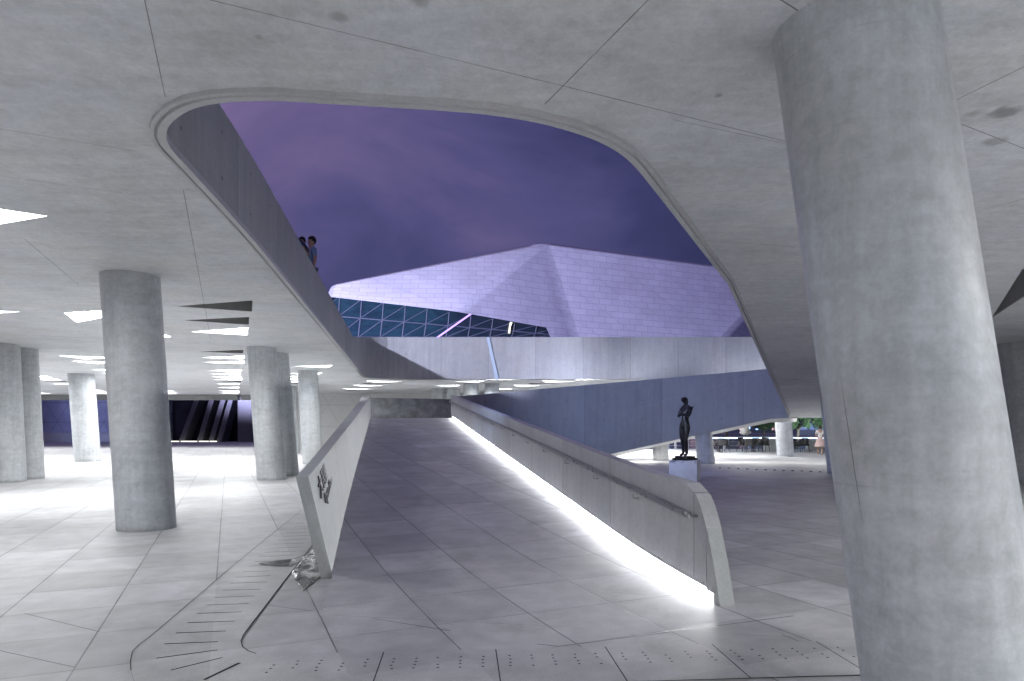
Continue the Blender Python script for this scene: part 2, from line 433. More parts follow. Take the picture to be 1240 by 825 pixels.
for x, y in ((-6.5,-.5),(4.8,-2.2),(-9.5,2.5),(-4.5,-4.5),(0.,-5.),(4.,-5.5),(-7,-7),(-3,-7.5),(1,-8),(5,-8.5),(-5,-10.5),(-1,-11),(3,-11.5),(7,-11),(9.5,-7.5),(-10.5,-3),(8.5,-3.),(9.,1.5),(-14.,5),(-17,9),(-14,-1),(5.2,2.2),(6.5,.2),(7.,3.4),(9.5,4.4),(3.2,-3.8),(11.5,2.5),(12,-1),(6.5,-6)):   # rows behind the viewer
    slots.append((tri((x,y),(x+1.74,y-.55),(x+1.3,y+.55)), 1, LBL+'rows behind the viewer'))
for x, y in ((10.,11.2),(10.4,8.6),(17.5,24.5),(17.8,27.5),(18.2,30.5),(21,26),(21.3,29),(21.8,32),(24.5,29.5)):  # added unseen slots, to brighten terrace columns, floor and the descending soffit
    slots.append((tri((x,y),(x+1.74,y-.55),(x+1.3,y+.55)), 1, LBL+'rows beyond the descending ramp, added and hidden from the viewer'))
FINH = tri(C(1201,385),C(1238,326),C(1290,326))
deck = thing('elevated_deck', 'grey cast concrete deck overhead with a large rounded opening to the sky', 'deck', (-5.,4.4,CEIL))
bm = bmesh.new()
holed(bm, [Vector(p) for p in DECK], [HOLE]+[s[0] for s in slots]+[FINH], CEIL)
o = obj('soffit', bm, M_soffit, deck, world=True)
for p in o.data.polygons:
    pass
bm = bmesh.new(); holed(bm, [Vector(p) for p in DECK], [HOLE], CEIL+.6)
obj('deck_top', bm, M_ground, deck, world=True)
bm = bmesh.new()
for i in range(4):
    a, b = DECK[i], DECK[(i+1) % 4]
    poly(bm, [(a[0],a[1],CEIL),(b[0],b[1],CEIL),(b[0],b[1],CEIL+.6),(a[0],a[1],CEIL+.6)])
obj('slab_edge', bm, M_soffit, deck, world=True)
# wells of the unlit recesses stay with the deck; lit ones are lamps of their own
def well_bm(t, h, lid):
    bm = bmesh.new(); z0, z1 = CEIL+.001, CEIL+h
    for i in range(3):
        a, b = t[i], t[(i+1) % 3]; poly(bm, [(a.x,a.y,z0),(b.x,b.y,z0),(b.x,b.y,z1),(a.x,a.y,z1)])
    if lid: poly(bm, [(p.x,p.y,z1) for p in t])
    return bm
LAMPS = []
for t, lit, lab in slots:
    c = sum(t, Vector((0,0)))/3
    if lit:
        r = thing('ceiling_light', lab, 'ceiling light', (c.x,c.y,CEIL), group='triangular slot lights in the ceiling')
        obj('lamp_well', well_bm(t, .16, False), M_rim, r, world=True, recalc=False)
        bm = bmesh.new(); poly(bm, [(p.x,p.y,CEIL+.16) for p in t])
        for f in bm.faces: 
            f.normal_update()
            if f.normal.z > 0: f.normal_flip()
        obj('lamp_panel', bm, M_lamp_n if 'viewer' in lab and 'nearest' not in lab else M_lamp_t if (c.x > 3 and c.y > 33) or c.x > 17 else M_lamp_n if 'hidden' in lab else M_lamp if c.y < 34 else M_lamp_b, r, world=True, recalc=False)
    else:
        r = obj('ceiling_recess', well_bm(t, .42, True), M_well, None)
        tag(r, lab, 'recess', 'triangular recesses in the ceiling')
bm = well_bm(FINH, .55, True)
tag(obj('ceiling_recess', bm, M_rim, None), 'dark wedge recess in the ceiling at the far right edge behind the big column', 'recess')

# upstand and lip round the opening
def offset(pts, d, closed=False):
    out = []
    for i, p in enumerate(pts):
        a = pts[i-1] if (i > 0 or closed) else p; b = pts[(i+1) % len(pts)] if (i < len(pts)-1 or closed) else p
        t = (b-a).normalized(); out.append(p+Vector((-t.y,t.x))*d)
    return out
def chaikin(pts, it=2):
    for _ in range(it):
        q = [pts[0]]
        for a, b in zip(pts, pts[1:]): q += [a*.75+b*.25, a*.25+b*.75]
        pts = q+[pts[-1]]
    return pts
def sweep(name, pts, profile, m, parent, smooth=True, uvs=True):
    """profile: list of (offset to the right of travel seen from above, z or z(i)) joined as a closed ring"""
    bm = bmesh.new(); uvl = bm.loops.layers.uv.new('UVMap')
    s = [0.]
    for a, b in zip(pts, pts[1:]): s.append(s[-1]+(b-a).length)
    rings = []
    offs = {}
    for o_, _ in profile:
        if o_ not in offs: offs[o_] = offset(pts, -o_)
    for i in range(len(pts)):
        rings.append([bm.verts.new((offs[o_][i].x, offs[o_][i].y, z(i) if callable(z) else z)) for o_, z in profile])
    k = len(profile)
    for i in range(len(pts)-1):
        for j in range(k):
            j2 = (j+1) % k
            f = bm.faces.new((rings[i][j], rings[i+1][j], rings[i+1][j2], rings[i][j2]))
            for l, (ss, vv) in zip(f.loops, ((s[i], rings[i][j]), (s[i+1], rings[i+1][j]), (s[i+1], rings[i+1][j2]), (s[i], rings[i][j2]))):
                l[uvl].uv = (ss, vv.co.z-CEIL)
    bm.faces.new(rings[0][::-1]); bm.faces.new(rings[-1])
    o = obj(name, bm, m, parent, world=True)
    return o
# travel clockwise seen from above: deck lies on the left hand side when going near edge left->right? (checked by test renders)
near_loop = chaikin([left_p for left_p in leftpts[-4:]]+OP, 2)
lip = chaikin(leftpts+OP, 2)
# the lip hangs 4 cm below the soffit, with a dark drip groove behind it
sweep('rim', lip, [(.0,CEIL-.004),(.0,CEIL-.030),(-.028,CEIL-.034),(-.034,CEIL-.012),(-.050,CEIL-.012),(-.056,CEIL-.036),(-.115,CEIL-.036),(-.115,CEIL+.028),(.0,CEIL+.028)], M_rim, deck)
def parapet(name, pts, zb, zt, m, th=.24, off0=.0):
    zt_ = zt if callable(zt) else (lambda i: zt)
    return sweep(name, pts, [(off0,zb),(off0,zt_),(off0+th,zt_),(off0+th,zb)], m, deck)
ll = chaikin(back[2:]+leftpts, 2)
def topz(i):
    return max(5.0, 1.6+.1345*ll[i].y)
parapet('parapet', ll, CEIL+.03, topz, M_parL, .3, -.07)
parapet('parapet', [back[0], Vector((8.,33.5)), back[1]+Vector((.8,-.02)), back[1]+Vector((.3,0)), back[1]+Vector((-.72,-.13))], CEIL+.03, 6.1, M_par, .3, -.07)
parapet('parapet', chaikin(OP, 1), CEIL+.03, 4.95, M_par, .25, -.05)
# bright slot let into the far parapet
bm = bmesh.new()
q = [P(589,408.4,33.36), P(592.5,408.4,33.36), P(604,460.0,33.36), P(600,460.0,33.36)]
prism(bm, q, (0,.06,0))
obj('light_slot', bm, emitter('pale_blue_slot_light', (.48,.62,1.), .62), deck, world=True)

# descending ramp on the right: soffit, side walls
rz = 2.0
r3 = thing('descending_ramp', 'grey concrete ramp soffit sloping down on the right, beside the big near column', 'ramp', (9.,18.,2.5))
bm = bmesh.new()
def lrp(a, b, t): return a+(b-a)*t
top = [(*FOLD_L,CEIL-.003),(*FOLD_R,CEIL-.003),(*R3R,rz),(*R3L,rz)]
prism(bm, [top[0],top[1],top[2],top[3]], (0,0,.35))
prism(bm, [(*R3L,rz),(*R3R,rz),(15.6,32.,rz),(10.9,32.,rz)], (0,0,.35))
obj('soffit', bm, M_soffit, r3, world=True)
for a, b, sd in ((FOLD_L,R3L,1),(FOLD_R,R3R,-1)):
    bm = bmesh.new(); w = Vector((.2*sd,-.1*sd,0)); w = Vector((.2 if sd > 0 else .02,0,0))
    za = CEIL+.002; 
    prism(bm, [(a.x+w.x,a.y,za+.36),(b.x+w.x,b.y,rz+.36),(b.x+w.x,b.y,rz+1.5),(a.x+w.x,a.y,za+1.2)], (.2,0,0) if sd > 0 else (-.2,0,0))
    obj('parapet', bm, M_parL, r3, world=True)
bm = bmesh.new()    # rim along the left lower edge
for w0, w1, dz_ in ((-.115,-.055,-.033),(-.032,.0,-.033)):
    prism(bm, [(FOLD_L.x+w0,FOLD_L.y,CEIL+dz_),(FOLD_L.x+w1,FOLD_L.y,CEIL+dz_),(R3L.x+w1,R3L.y,rz+dz_),(R3L.x+w0,R3L.y,rz+dz_)], (0,0,.1))
obj('rim', bm, M_rim, r3, world=True)
bm = bmesh.new(); w = FOLD_R
poly(bm, [(FOLD_R.x,FOLD_R.y,CEIL+.6),(R3R.x,R3R.y,CEIL+.6),(R3R.x,R3R.y,rz),(FOLD_R.x,FOLD_R.y,CEIL)])
obj('flank', bm, M_parL, r3, world=True)

# ------------------------------------------------------------------ columns
def column(base, top, r, zt, label, m=None, dark=False):
    o = None
    bm = bmesh.new(); n_ = 64
    b, t = Vector((*base,0)), Vector((*top,zt))
    rings = []
    for k in range(9):
        c = b.lerp(t, k/8)
        rings.append([bm.verts.new((c.x+r*math.cos(a), c.y+r*math.sin(a), c.z)) for a in [2*math.pi*i/n_ for i in range(n_)]])
    for p, q in zip(rings, rings[1:]):
        for i in range(n_): bm.faces.new((p[i],p[(i+1)%n_],q[(i+1)%n_],q[i]))
    bmesh.ops.translate(bm, vec=-b, verts=bm.verts)
    o = obj('column', bm, M_col, None, smooth=True); o.location = b
    return tag(o, label, 'column', 'slanted round concrete columns')
column((2.42,3.6),(2.02,3.92),.442,CEIL,'huge round concrete column nearest to the viewer at right')
column((-5.72,10.35),(-5.98,10.35),.42,CEIL,'thick round concrete column, nearest one in the left hall')
column((-7.2,19.8),(-7.5,19.8),.42,CEIL,'round column beside the start of the lettered ramp wall, front one of a pair')
column((-7.33,21.4),(-7.68,21.4),.42,CEIL,'darker round column tucked behind the front column of the pair by the lettered wall')
column((-8.5,28.2),(-8.72,28.2),.42,CEIL,'slim round column partly hidden by the left ramp wall')
column((-13.0,39.),(-13.2,39.),.46,CEIL,'pale round column far back between the pair and the ramp wall')
column((-14.5,19.),(-14.7,19.),.45,CEIL,'wide round column cut by the left edge of the photo')
column((-14.75,20.1),(-14.95,20.1),.45,CEIL,'round column peeping out right behind the left edge column')
column((-19.2,29.9),(-19.5,29.9),.52,CEIL,'pale round column in the left hall between edge columns and big column')
column((-2.28,36.7),(-2.28,36.7),.42,CEIL,'left column of the close pair under the pale far parapet')
column((-1.1,36.7),(-1.1,36.7),.42,CEIL,'right column of the close pair under the pale far parapet')
column((-4.7,41.8),(-4.7,41.8),.42,CEIL,'farther column left of the close pair, above the ramp end wall')
column((-3.76,41.8),(-3.76,41.8),.42,CEIL,'farther column just left of the close pair under the far parapet')
column((8.3,28.25),(8.15,28.25),.37,1.6,'short round column under the blue ramp flank, right of the statue')
column((7.0,31.),(6.9,31.),.36,1.5,'short round column under the blue ramp flank, left of the statue')
column((14.45,34.9),(14.2,34.9),.42,CEIL,'white lit column before the terrace chairs at right')
column((11.15,22.4),(10.9,22.4),.42,2.66,'dark column under the descending ramp, beside the big near column')
column((14.75,18.9),(14.35,18.9),.46,CEIL,'dark column at the right edge behind the big near column')

# ------------------------------------------------------------------ the ramp in the middle
RO = Vector((1.84,5.85,0)); RD = Vector((-.1875,.982,0)).normalized(); RN = Vector((RD.y,-RD.x,0))
SL, S0 = .0843, 1.2
zr = lambda s: 0. if s < -.4 else (SL*(s+.4)**2/6.4 if s < 2.8 else (s-S0)*SL)      # vertical curve at the foot
def rp(s, off, z): return RO+RD*s+RN*off+Vector((0,0,z))
SE = 24.4
bm = bmesh.new()
LA, LB = Vector((-1.88,6.95,0)), Vector((-6.42,30.2,0)); LD = (LB-LA).normalized(); LN = Vector((-LD.y,LD.x,0))    # LN points left
LL = (LB-LA).length
rows = []
for s in [-.4+.2*k for k in range(17)]+[4,8,12,16,20,SE]:
    z = zr(s)+.0007+.0023*min(1,(s+.4)/1.2); a = rp(s,.147,z)
    q = (s-(LA-RO).dot(RD))/LD.dot(RD); b = LA+LD*q+LN*.09*min(1,max(0,(s-1.7)/.5))+Vector((0,0,z))
    rows.append((bm.verts.new(b), bm.verts.new(a)))
for p, q in zip(rows, rows[1:]): bm.faces.new((p[0],p[1],q[1],q[0]))
for k in (0,1):
    for p, q in zip(rows, rows[1:]):
        if p[k].co.z > .004:
            bm.faces.new((p[k],q[k],bm.verts.new((q[k].co.x,q[k].co.y,-.02)),bm.verts.new((p[k].co.x,p[k].co.y,-.02))))
poly(bm, [rows[-1][0].co, rows[-1][1].co, rp(SE+3.5,.147,zr(SE)+.003), rp(SE+3.5,-4.05,zr(SE)+.003)])
tag(obj('ramp', bm, M_ramp, smooth=False), kind='structure', label='long paved ramp rising away between two concrete walls')

# right wall, floating above a light slot
rw = thing('ramp_wall', 'grey concrete wall right of the ramp with a glowing light strip beneath and a handrail', 'wall', tuple(rp(0,0,0)))
def side_wall(pts_sz, o0, o1):
    bm = bmesh.new(); uvl = bm.loops.layers.uv.new('UVMap')
    A = [bm.verts.new(rp(s,o0,z)) for s, z in pts_sz]; B = [bm.verts.new(rp(s,o1,z)) for s, z in pts_sz]
    k = len(A); fs = [bm.faces.new(A), bm.faces.new(B[::-1])]
    for i in range(k): fs.append(bm.faces.new((A[i],A[(i+1)%k],B[(i+1)%k],B[i])))
    for f in fs:
        for l in f.loops:
            s = (l.vert.co-RO).dot(RD); l[uvl].uv = (s-.5, l.vert.co.z-zr(s))
    return bm
HW = 1.03; GAP = .145
zt = lambda s: zr(s)+HW
SS = [.7,1.2,1.7,2.2,2.8,24.6]
lo = lambda h, s0: [(s0,zr(s0)+h)]+[(s,zr(s)+h) for s in SS if s > s0]
body = [(.25,.66),(.31,.765),(.38,.865),(.46,.945),(.56,.985),(.68,zt(.68)-.008)]+[(s,zt(s)) for s in (1.2,1.7,2.2,2.8,24.6)]+lo(GAP,.25)[::-1]
bm = side_wall(body, 0, .15); obj('wall_panel', bm, M_wall, rw, world=True)
endp = [(.0,0.),(.12,.36),(.247,.658),(.247,.145),(.13,.145),(.115,0)]
bm = side_wall(endp, .003, .147); bevel(bm, .010, 2, 25)
obj('end_block', bm, M_wallL, rw, world=True)
bm = side_wall([(.13,.085),(.13,.143),(.25,.143),(.25,.085)], .0, .07); bevel(bm, .006)
obj('end_cap', bm, M_steel, rw, world=True)
bm = side_wall(lo(GAP-.05,.26)+lo(GAP-.003,.26)[::-1], .012, .04)
obj('edge_trim', bm, M_steel, rw, world=True)
bm = side_wall(lo(.02,.14)+lo(.10,.14)[::-1], .085, .115)
obj('light_strip', bm, M_led, rw, world=True)
bm = side_wall(lo(.0,.12)+lo(.14,.12)[::-1], .118, .146)
obj('backing', bm, M_wall, rw, world=True)
# handrail: flat steel bar on brackets
rail = bmesh.new()
rz_ = lambda s: zr(s)+.735
A = [rp(.47,-.075,.735), rp(24.3,-.075,rz_(24.3))]
dirr = (A[1]-A[0]).normalized()
prism(rail, [A[0]+RN*-.035, A[0]+RN*.03, A[0]+RN*.03+Vector((0,0,.046)), A[0]+RN*-.035+Vector((0,0,.046))], A[1]-A[0])
prism(rail, [rp(.42,-.10,.735), rp(.42,.0,.735), rp(.42,.0,.755), rp(.42,-.10,.755)], RD*.05)
hr = obj('handrail', rail, M_steel, rw, world=True)
s = 1.9
while s < 24:
    bm = bmesh.new(); tube(bm, [rp(s,-.07,rz_(s)-.0), rp(s,-.07,rz_(s)-.045), rp(s,-.005,rz_(s)-.05)], .010, 8)
    bmesh.ops.translate(bm, vec=-Vector(rw.location), verts=bm.verts)
    o = obj('bracket', bm, M_steel, hr); s += 1.5

# left wall, leaning outwards at its near end, with cut-metal lettering
lw = thing('ramp_wall', 'grey concrete wall left of the ramp, its near end leaning out, with dark metal lettering', 'wall', tuple(LA))
bm = bmesh.new(); K = 24; rings = []
for i in range(K+1):
    t = i/K; s = LL*t; lean = .20*(1-t)**1.5+.03
    ztop = 1.09+(3.0-1.09)*t
    fwd = -.22*max(0, 1-t*24)
    b0 = LA+LD*s; th = .12+.25*t
    rings.append([bm.verts.new(b0+LD*0.+Vector((0,0,-.02))), bm.verts.new(b0+LD*fwd+LN*lean+Vector((0,0,ztop))),
                  bm.verts.new(b0+LD*(fwd-.02*(i==0))+LN*(lean+th)+Vector((0,0,ztop+.0))), bm.verts.new(b0+LN*th+Vector((0,0,-.02)))])
for p, q in zip(rings, rings[1:]):
    for j in range(4): bm.faces.new((p[j],q[j],q[(j+1)%4],p[(j+1)%4]))
bm.faces.new(rings[0]); bm.faces.new(rings[-1][::-1])
bevel(bm, .012, 2, 40)
obj('wall_body', bm, M_wallL, lw, world=True)
def lettering(txt, size, s_at, up, name='lettering', stretch=1.):
    c = bpy.data.curves.new(name, 'FONT'); c.body = txt; c.size = size; c.extrude = .008; c.align_x = 'LEFT'
    o = bpy.data.objects.new(name, c); COL.objects.link(o)
    bpy.context.view_layer.update()
    me = bpy.data.meshes.new_from_object(o.evaluated_get(bpy.context.evaluated_depsgraph_get()))
    bpy.data.objects.remove(o); me.materials.clear(); me.materials.append(M_letter)
    t = s_at/LL; lean = .20*(1-t)**1.5+.03
    upv = (LN*lean+Vector((0,0,1.09+1.91*t))).normalized()
    LD2 = (LD+upv*.13).normalized()
    nn = LD2.cross(upv).normalized()          # out of the wall, to the ramp side
    upv = nn.cross(LD2).normalized()
    if nn.x < 0: nn = -nn
    o = bpy.data.objects.new(name, me); COL.objects.link(o)
    org = LA+LD*s_at+upv*up+nn*.018
    m = Matrix(((LD2.x,upv.x,nn.x,org.x-LA.x),(LD2.y,upv.y,nn.y,org.y-LA.y),(LD2.z,upv.z,nn.z,org.z-LA.z),(0,0,0,1)))
    o.parent = lw; o.matrix_local = m @ Matrix.Diagonal((stretch,1,1,1))
    return o
lettering('大剧院', .24, .34, .84, stretch=2.0)
lettering('Opera House', .17, .66, .72, stretch=1.45)

# wall across the head of the ramp
ew = bmesh.new()
a, b = P(440,483,32.2), P(552,483,31.9); a.z = b.z = 0
for p in (a, b): pass
prism(ew, [(a.x,a.y,0),(b.x,b.y,0),(b.x,b.y,2.90),(a.x,a.y,2.98)], (0,.25,0))
o = obj('end_wall', ew, M_blue); tag(o, 'low dark concrete wall across the top end of the ramp', 'wall')

# ------------------------------------------------------------------ second flight: the big blue flank
up = thing('upper_ramp', 'broad blue-grey concrete flank of a ramp rising to the right behind the statue', 'ramp', (4.,29.,0))
Yf = lambda px: 30.4+(27.0-30.4)*(px-555)/(958-555)
def FP(px, py, back_=0.): 
    y = Yf(px); return P(px, py, y)+Vector((0,back_,0))
bm = bmesh.new(); uvl = bm.loops.layers.uv.new('UVMap')
outl = [FP(553,480.2), FP(930,447), FP(953,445), FP(955,506.4), FP(934,507.2), FP(738,550.5), FP(694,560.5)]
gx = P(694,560.5,Yf(694)); outl += [Vector((P(553,570,Yf(553)).x, Yf(553), .0))]
for i in range(len(outl)): outl[i].z = max(outl[i].z, -.02)
tilt = lambda v: Vector((v.x, v.y, v.z))
A = [bm.verts.new(v) for v in outl]; B = [bm.verts.new(v+Vector((.04,.28,0))) for v in outl]
fs = [bm.faces.new(A), bm.faces.new(B[::-1])]; k = len(A)
for i in range(k): fs.append(bm.faces.new((A[i],A[(i+1)%k],B[(i+1)%k],B[i])))
for f in fs:
    for l in f.loops: l[uvl].uv = (l.vert.co.x, l.vert.co.z-1.2)
obj('flank_wall', bm, M_blue, up, world=True)
# the slab behind it hangs a little lower and catches the light of the terrace
bm = bmesh.new()
lo_ = [FP(985,511,1.6), FP(958,511,1.6), FP(934,512.5,1.6), FP(738,558,1.6), FP(720,561,1.6)]
hi_ = [FP(720,545,.3), FP(738,540,.3), FP(934,499,.3), FP(985,504,1.5)]
for v in lo_+hi_: v.z = max(v.z, .0)
prism(bm, lo_+hi_, (.3,1.9,0))
obj('ramp_slab', bm, M_rim, up, world=True)
bm = bmesh.new()
q = [FP(560,484,3.4), FP(930,452,3.9), FP(930,498,3.9), FP(738,540,3.6), FP(560,560,3.4)]
for v in q: v.z = max(v.z, .0)
prism(bm, q, (0,.2,0)); obj('far_parapet', bm, M_blue, up, world=True)

# ------------------------------------------------------------------ statue
st_loc = Vector((5.06,19.35,0))
pl = thing('plinth', 'white painted block plinth with a chipped top edge under the bronze statue', 'plinth', tuple(st_loc), R(-24))
m, n, b = mat('chipped_white_paint', (.8,.8,.82), .6)
p = n.objc(); x_, y_, z_ = n.xyz(p)
ch = n.m('MULTIPLY', n.rng(z_, .50, .60), n.rng(n.noise(p, 6., 4), .5, .58)); 
n.put(b.inputs['Base Color'], n.mix(n.m('MAXIMUM', n.m('MULTIPLY', ch, .8), n.m('MULTIPLY', n.rng(n.noise(p, 3., 5), .5, .75), .25)), (.8,.8,.82,1), (.12,.12,.13,1)))
M_plinth = m
bm = bmesh.new(); box(bm, (-.40,-.33,.0), (.40,.33,.575)); bevel(bm, .008)
obj('block', bm, M_plinth, pl)
bm = bmesh.new(); box(bm, (-.405,-.335,.577), (.405,.335,.60)); bevel(bm, .006); obj('cover_slab', bm, M_plinth, pl)
bm = bmesh.new()
prism(bm, [(.10,-.337,.60),(.40,-.337,.60),(.41,-.2,.60),(.33,-.337,.52),(.22,-.337,.545)][:5], (0,.002,0))
st = thing('statue', 'dark bronze standing nude figure with bowed head and folded arms on white plinth', 'statue', (st_loc.x,st_loc.y,.60), R(38))
# figure looks along local -X
J = {'pel':(0,0,.93,.125,.15),'wst':(.01,0,1.10,.088,.115),'rib':(.05,0,1.25,.10,.135),'chest':(.085,0,1.40,.095,.135),'nek':(.065,0,1.535,.052),'jaw':(.0,0,1.60,.062),
     'hed':(-.045,0,1.69,.098,.09),'crn':(-.05,0,1.755,.082,.078),'nose':(-.135,0,1.655,.022),'bun':(.055,0,1.70,.06),'hr1':(.105,.02,1.58,.055),'hr2':(.135,.03,1.43,.045),'hr3':(.13,.03,1.32,.028),
     'shL':(.075,.165,1.44,.062),'shR':(.075,-.165,1.44,.062),
     'elL':(-.03,.20,1.17,.046),'elR':(-.05,-.195,1.19,.046),'wrL':(-.135,.06,1.22,.036),'wrR':(-.15,-.05,1.27,.036),
     'haL':(-.14,-.06,1.25,.034),'haR':(-.12,.07,1.31,.034),
     'hiL':(.005,.085,.86,.105),'hiR':(.0,-.085,.86,.105),'thL':(-.015,.085,.66,.088),'thR':(-.035,-.08,.66,.088),'knL':(-.01,.075,.46,.058),'knR':(-.06,-.07,.46,.058),
     'caL':(.03,.075,.33,.06),'caR':(-.015,-.07,.33,.06),'anL':(.03,.075,.085,.04),'anR':(.0,-.07,.085,.04),
     'toL':(-.11,.09,.035,.036),'toR':(-.15,-.085,.035,.036)}
E = [('pel','wst'),('wst','rib'),('rib','chest'),('chest','nek'),('nek','jaw'),('jaw','hed'),('hed','crn'),('hed','nose'),('hed','bun'),('bun','hr1'),('hr1','hr2'),('hr2','hr3'),
     ('chest','shL'),('chest','shR'),('shL','elL'),('shR','elR'),('elL','wrL'),('elR','wrR'),('wrL','haL'),('wrR','haR'),
     ('pel','hiL'),('pel','hiR'),('hiL','thL'),('hiR','thR'),('thL','knL'),('thR','knR'),('knL','caL'),('knR','caR'),('caL','anL'),('caR','anR'),('anL','toL'),('anR','toR')]
J = {k: (v[0],v[1],v[2]+.10)+tuple(v[3:]) for k, v in J.items()}
skin('figure', J, E, 'pel', M_bronze, st)
bm = bmesh.new()
box(bm, (-.27,-.24,.0), (.30,.24,.07)); box(bm, (-.19,-.20,.068), (.20,.2,.115))
bmesh.ops.subdivide_edges(bm, edges=bm.edges, cuts=3, use_grid_fill=True)
for v in bm.verts:
    if v.co.z > .01: v.co += Vector(noise.noise_vector(v.co*7))*.022
obj('base', bm, M_bronze, st, smooth=True)

# ------------------------------------------------------------------ floor drains and paver strip
k8 = lambda x, y: G(100+x/2.48, 600+y/2.48)
dl = [k8(145,530),k8(144,500),k8(150,472),k8(170,452),k8(200,430),k8(300,345),k8(450,215),k8(560,125),k8(655,48)]
dr = [k8(690,152),k8(610,255),k8(500,400),k8(482,424),k8(476,440),k8(480,458),k8(497,471),k8(522,480)]
outline = [p.xy for p in dl]+[p.xy for p in dr]+[k8(570,482).xy, G(296,850).xy, G(170,850).xy]
sl = [((480,232),(560,229)),((460,248),(565,243)),((443,266),(553,262)),((420,287),(535,284)),((397,309),(516,304)),((372,332),(499,327)),((345,357),(478,352)),
      ((315,385),(458,380)),((280,416),(430,410)),((245,449),(407,442)),((222,492),(405,467)),((265,528),(420,490)),((365,557),(472,506)),((515,557),(550,510)),
      ((500,214),(590,209)),((516,201),(608,197)),((530,186),(630,182)),((546,173),(640,169)),((560,160),(652,157)),((574,148),(664,145)),((588,136),(672,133)),((601,125),(680,122)),((614,114),(676,112)),((626,104),(672,102)),((637,95),(668,93)),((645,86),(664,85))]
holes = []
for i, (a, b) in enumerate(sl):
    a, b = k8(*a).xy, k8(*b).xy; d_ = (b-a).normalized(); w = Vector((-d_.y,d_.x))*(.0125 if i in (12,13) else .0075)
    holes.append([a-w, b-w, b+w, a+w])
dc = thing('drain_cover', 'curved stone drain cover with a row of cut slots along the left ramp wall', 'drain', (-2.2,5.2,0))
bm = bmesh.new(); holed(bm, outline, holes, .007)
obj('slotted_plate', bm, M_plate, dc, world=True)
bm = bmesh.new(); poly(bm, [(p.x,p.y,.0025) for p in outline]); obj('slot_shade_sheet', bm, M_dark, dc, world=True)  # black sheet standing in for the shade down in the slots
bm = bmesh.new()   # dark joint along both sides
for line, wd in ((dl,.003),(dr,.0035)):
    l2 = [p.xy for p in line]; o1 = offset(l2, wd); o0 = offset(l2, -wd)
    for i in range(len(l2)-1):
        poly(bm, [(*o0[i],.0115),(*o0[i+1],.0115),(*o1[i+1],.0115),(*o1[i],.0115)])
obj('edge_joint', bm, M_dark, dc, world=True)
e0 = G(326,794).xy; ed = Vector((3.13,.23)).normalized(); en = Vector((ed.y,-ed.x))
pw = .79
names = ['first','second','third','fourth','fifth','sixth']
pm = None
for k in range(6):
    loc = e0+ed*(pw*k)
    lab = f'perforated stone paver at the bottom edge, {names[k]} from the curved drain'
    t = thing('perforated_paver', lab, 'paver', (loc.x,loc.y,0), math.atan2(ed.y,ed.x), 'perforated pavers along the bottom edge')
    ol = [Vector(p) for p in ((.004,-.66),(pw-.004,-.66),(pw-.004,-.0),(.004,-.0))]
    hs = []
    for ci in range(5):
        for ri in range(4):
            if (ci*3+ri*2+k) % 9 == 0: continue
            cx, cy_ = .085+ci*.152+rs.uniform(-.006,.006), -.15-ri*.062+rs.uniform(-.006,.006)
            hs.append([Vector((cx+.0095*math.cos(a), cy_+.0095*math.sin(a))) for a in [2*math.pi*i/10 for i in range(10)]])
    bm = bmesh.new(); holed(bm, ol, hs, .0075); obj('paver_top', bm, M_plate, t)
    bm = bmesh.new(); poly(bm, [(-.002,-.66,.003),(pw+.001,-.66,.003),(pw+.001,.004,.003),(-.002,.004,.003)]); obj('hole_shade_sheet', bm, M_dark, t)  # black sheet close below the top gives the holes their shade
# wet patch at the foot of the wall
def blob(pts, z, amp, seed, cell=.03):
    bm = bmesh.new(); pg = [p.xy for p in pts]
    xs = [p.x for p in pg]; ys = [p.y for p in pg]; ex = []
    y = min(ys)
    while y < max(ys):
        x = min(xs)
        while x < max(xs):
            if inpoly((x,y), pg): ex.append((x,y))
            x += cell
        y += cell
    holed(bm, pg, [], z, 0, ex)
    c = sum(pg, Vector((0,0)))/len(pg)
    for v in bm.verts:
        dd = min(((Vector((v.co.x,v.co.y))-a).length for a in [pg[i].lerp(pg[i-1], t/6) for i in range(len(pg)) for t in range(6)]))
        v.co.z += min(1, dd/.08)*(amp*.5+amp*noise.noise(Vector((v.co.x*6+seed,v.co.y*3.2,seed))))
    return bm
m, n, b = mat('standing_water', (.10,.10,.10), .06, spec=.8)
n.put(b.inputs['Base Color'], n.mix(n.rng(n.noise(n.pos(), 5., 4), .35, .65), (.07,.07,.066,1), (.012,.012,.011,1)))
n.put(b.inputs['Normal'], n.bump(n.noise(n.pos(), 9., 3), .35, .02)); M_water = m
kp = lambda x, y: G(330+x/8.25, 630+y/8.25)
bm = blob([kp(380,310),kp(430,300),kp(492,500),kp(480,575),kp(300,715),kp(235,620),kp(190,530)], .010, .022, 3.)
tag(obj('puddle', bm, M_water, smooth=True), 'shiny wet puddle at the foot of the lettered wall end', 'puddle')
bm = blob([kp(-140,440),kp(0,415),kp(200,395),kp(320,360),kp(330,385),kp(190,470),kp(20,468),kp(-120,452)], .0125, .004, 9.)
tag(obj('puddle', bm, M_water, smooth=True), 'thin streak of spilt water across the drain slots', 'puddle')

# studs in the terrace floor edge
for k in range(14):
    px = 880+k*11; q = G(px-8, 567+k*.45)
    bm = bmesh.new(); bmesh.ops.create_cone(bm, cap_ends=True, segments=12, radius1=.05, radius2=.035, depth=.03)
    o = obj('floor_stud', bm, M_letter); o.location = (q.x,q.y,.016)
    tag(o, 'small dark stud in the row along the edge of the bright terrace floor', 'floor stud', 'studs along the bright terrace floor')

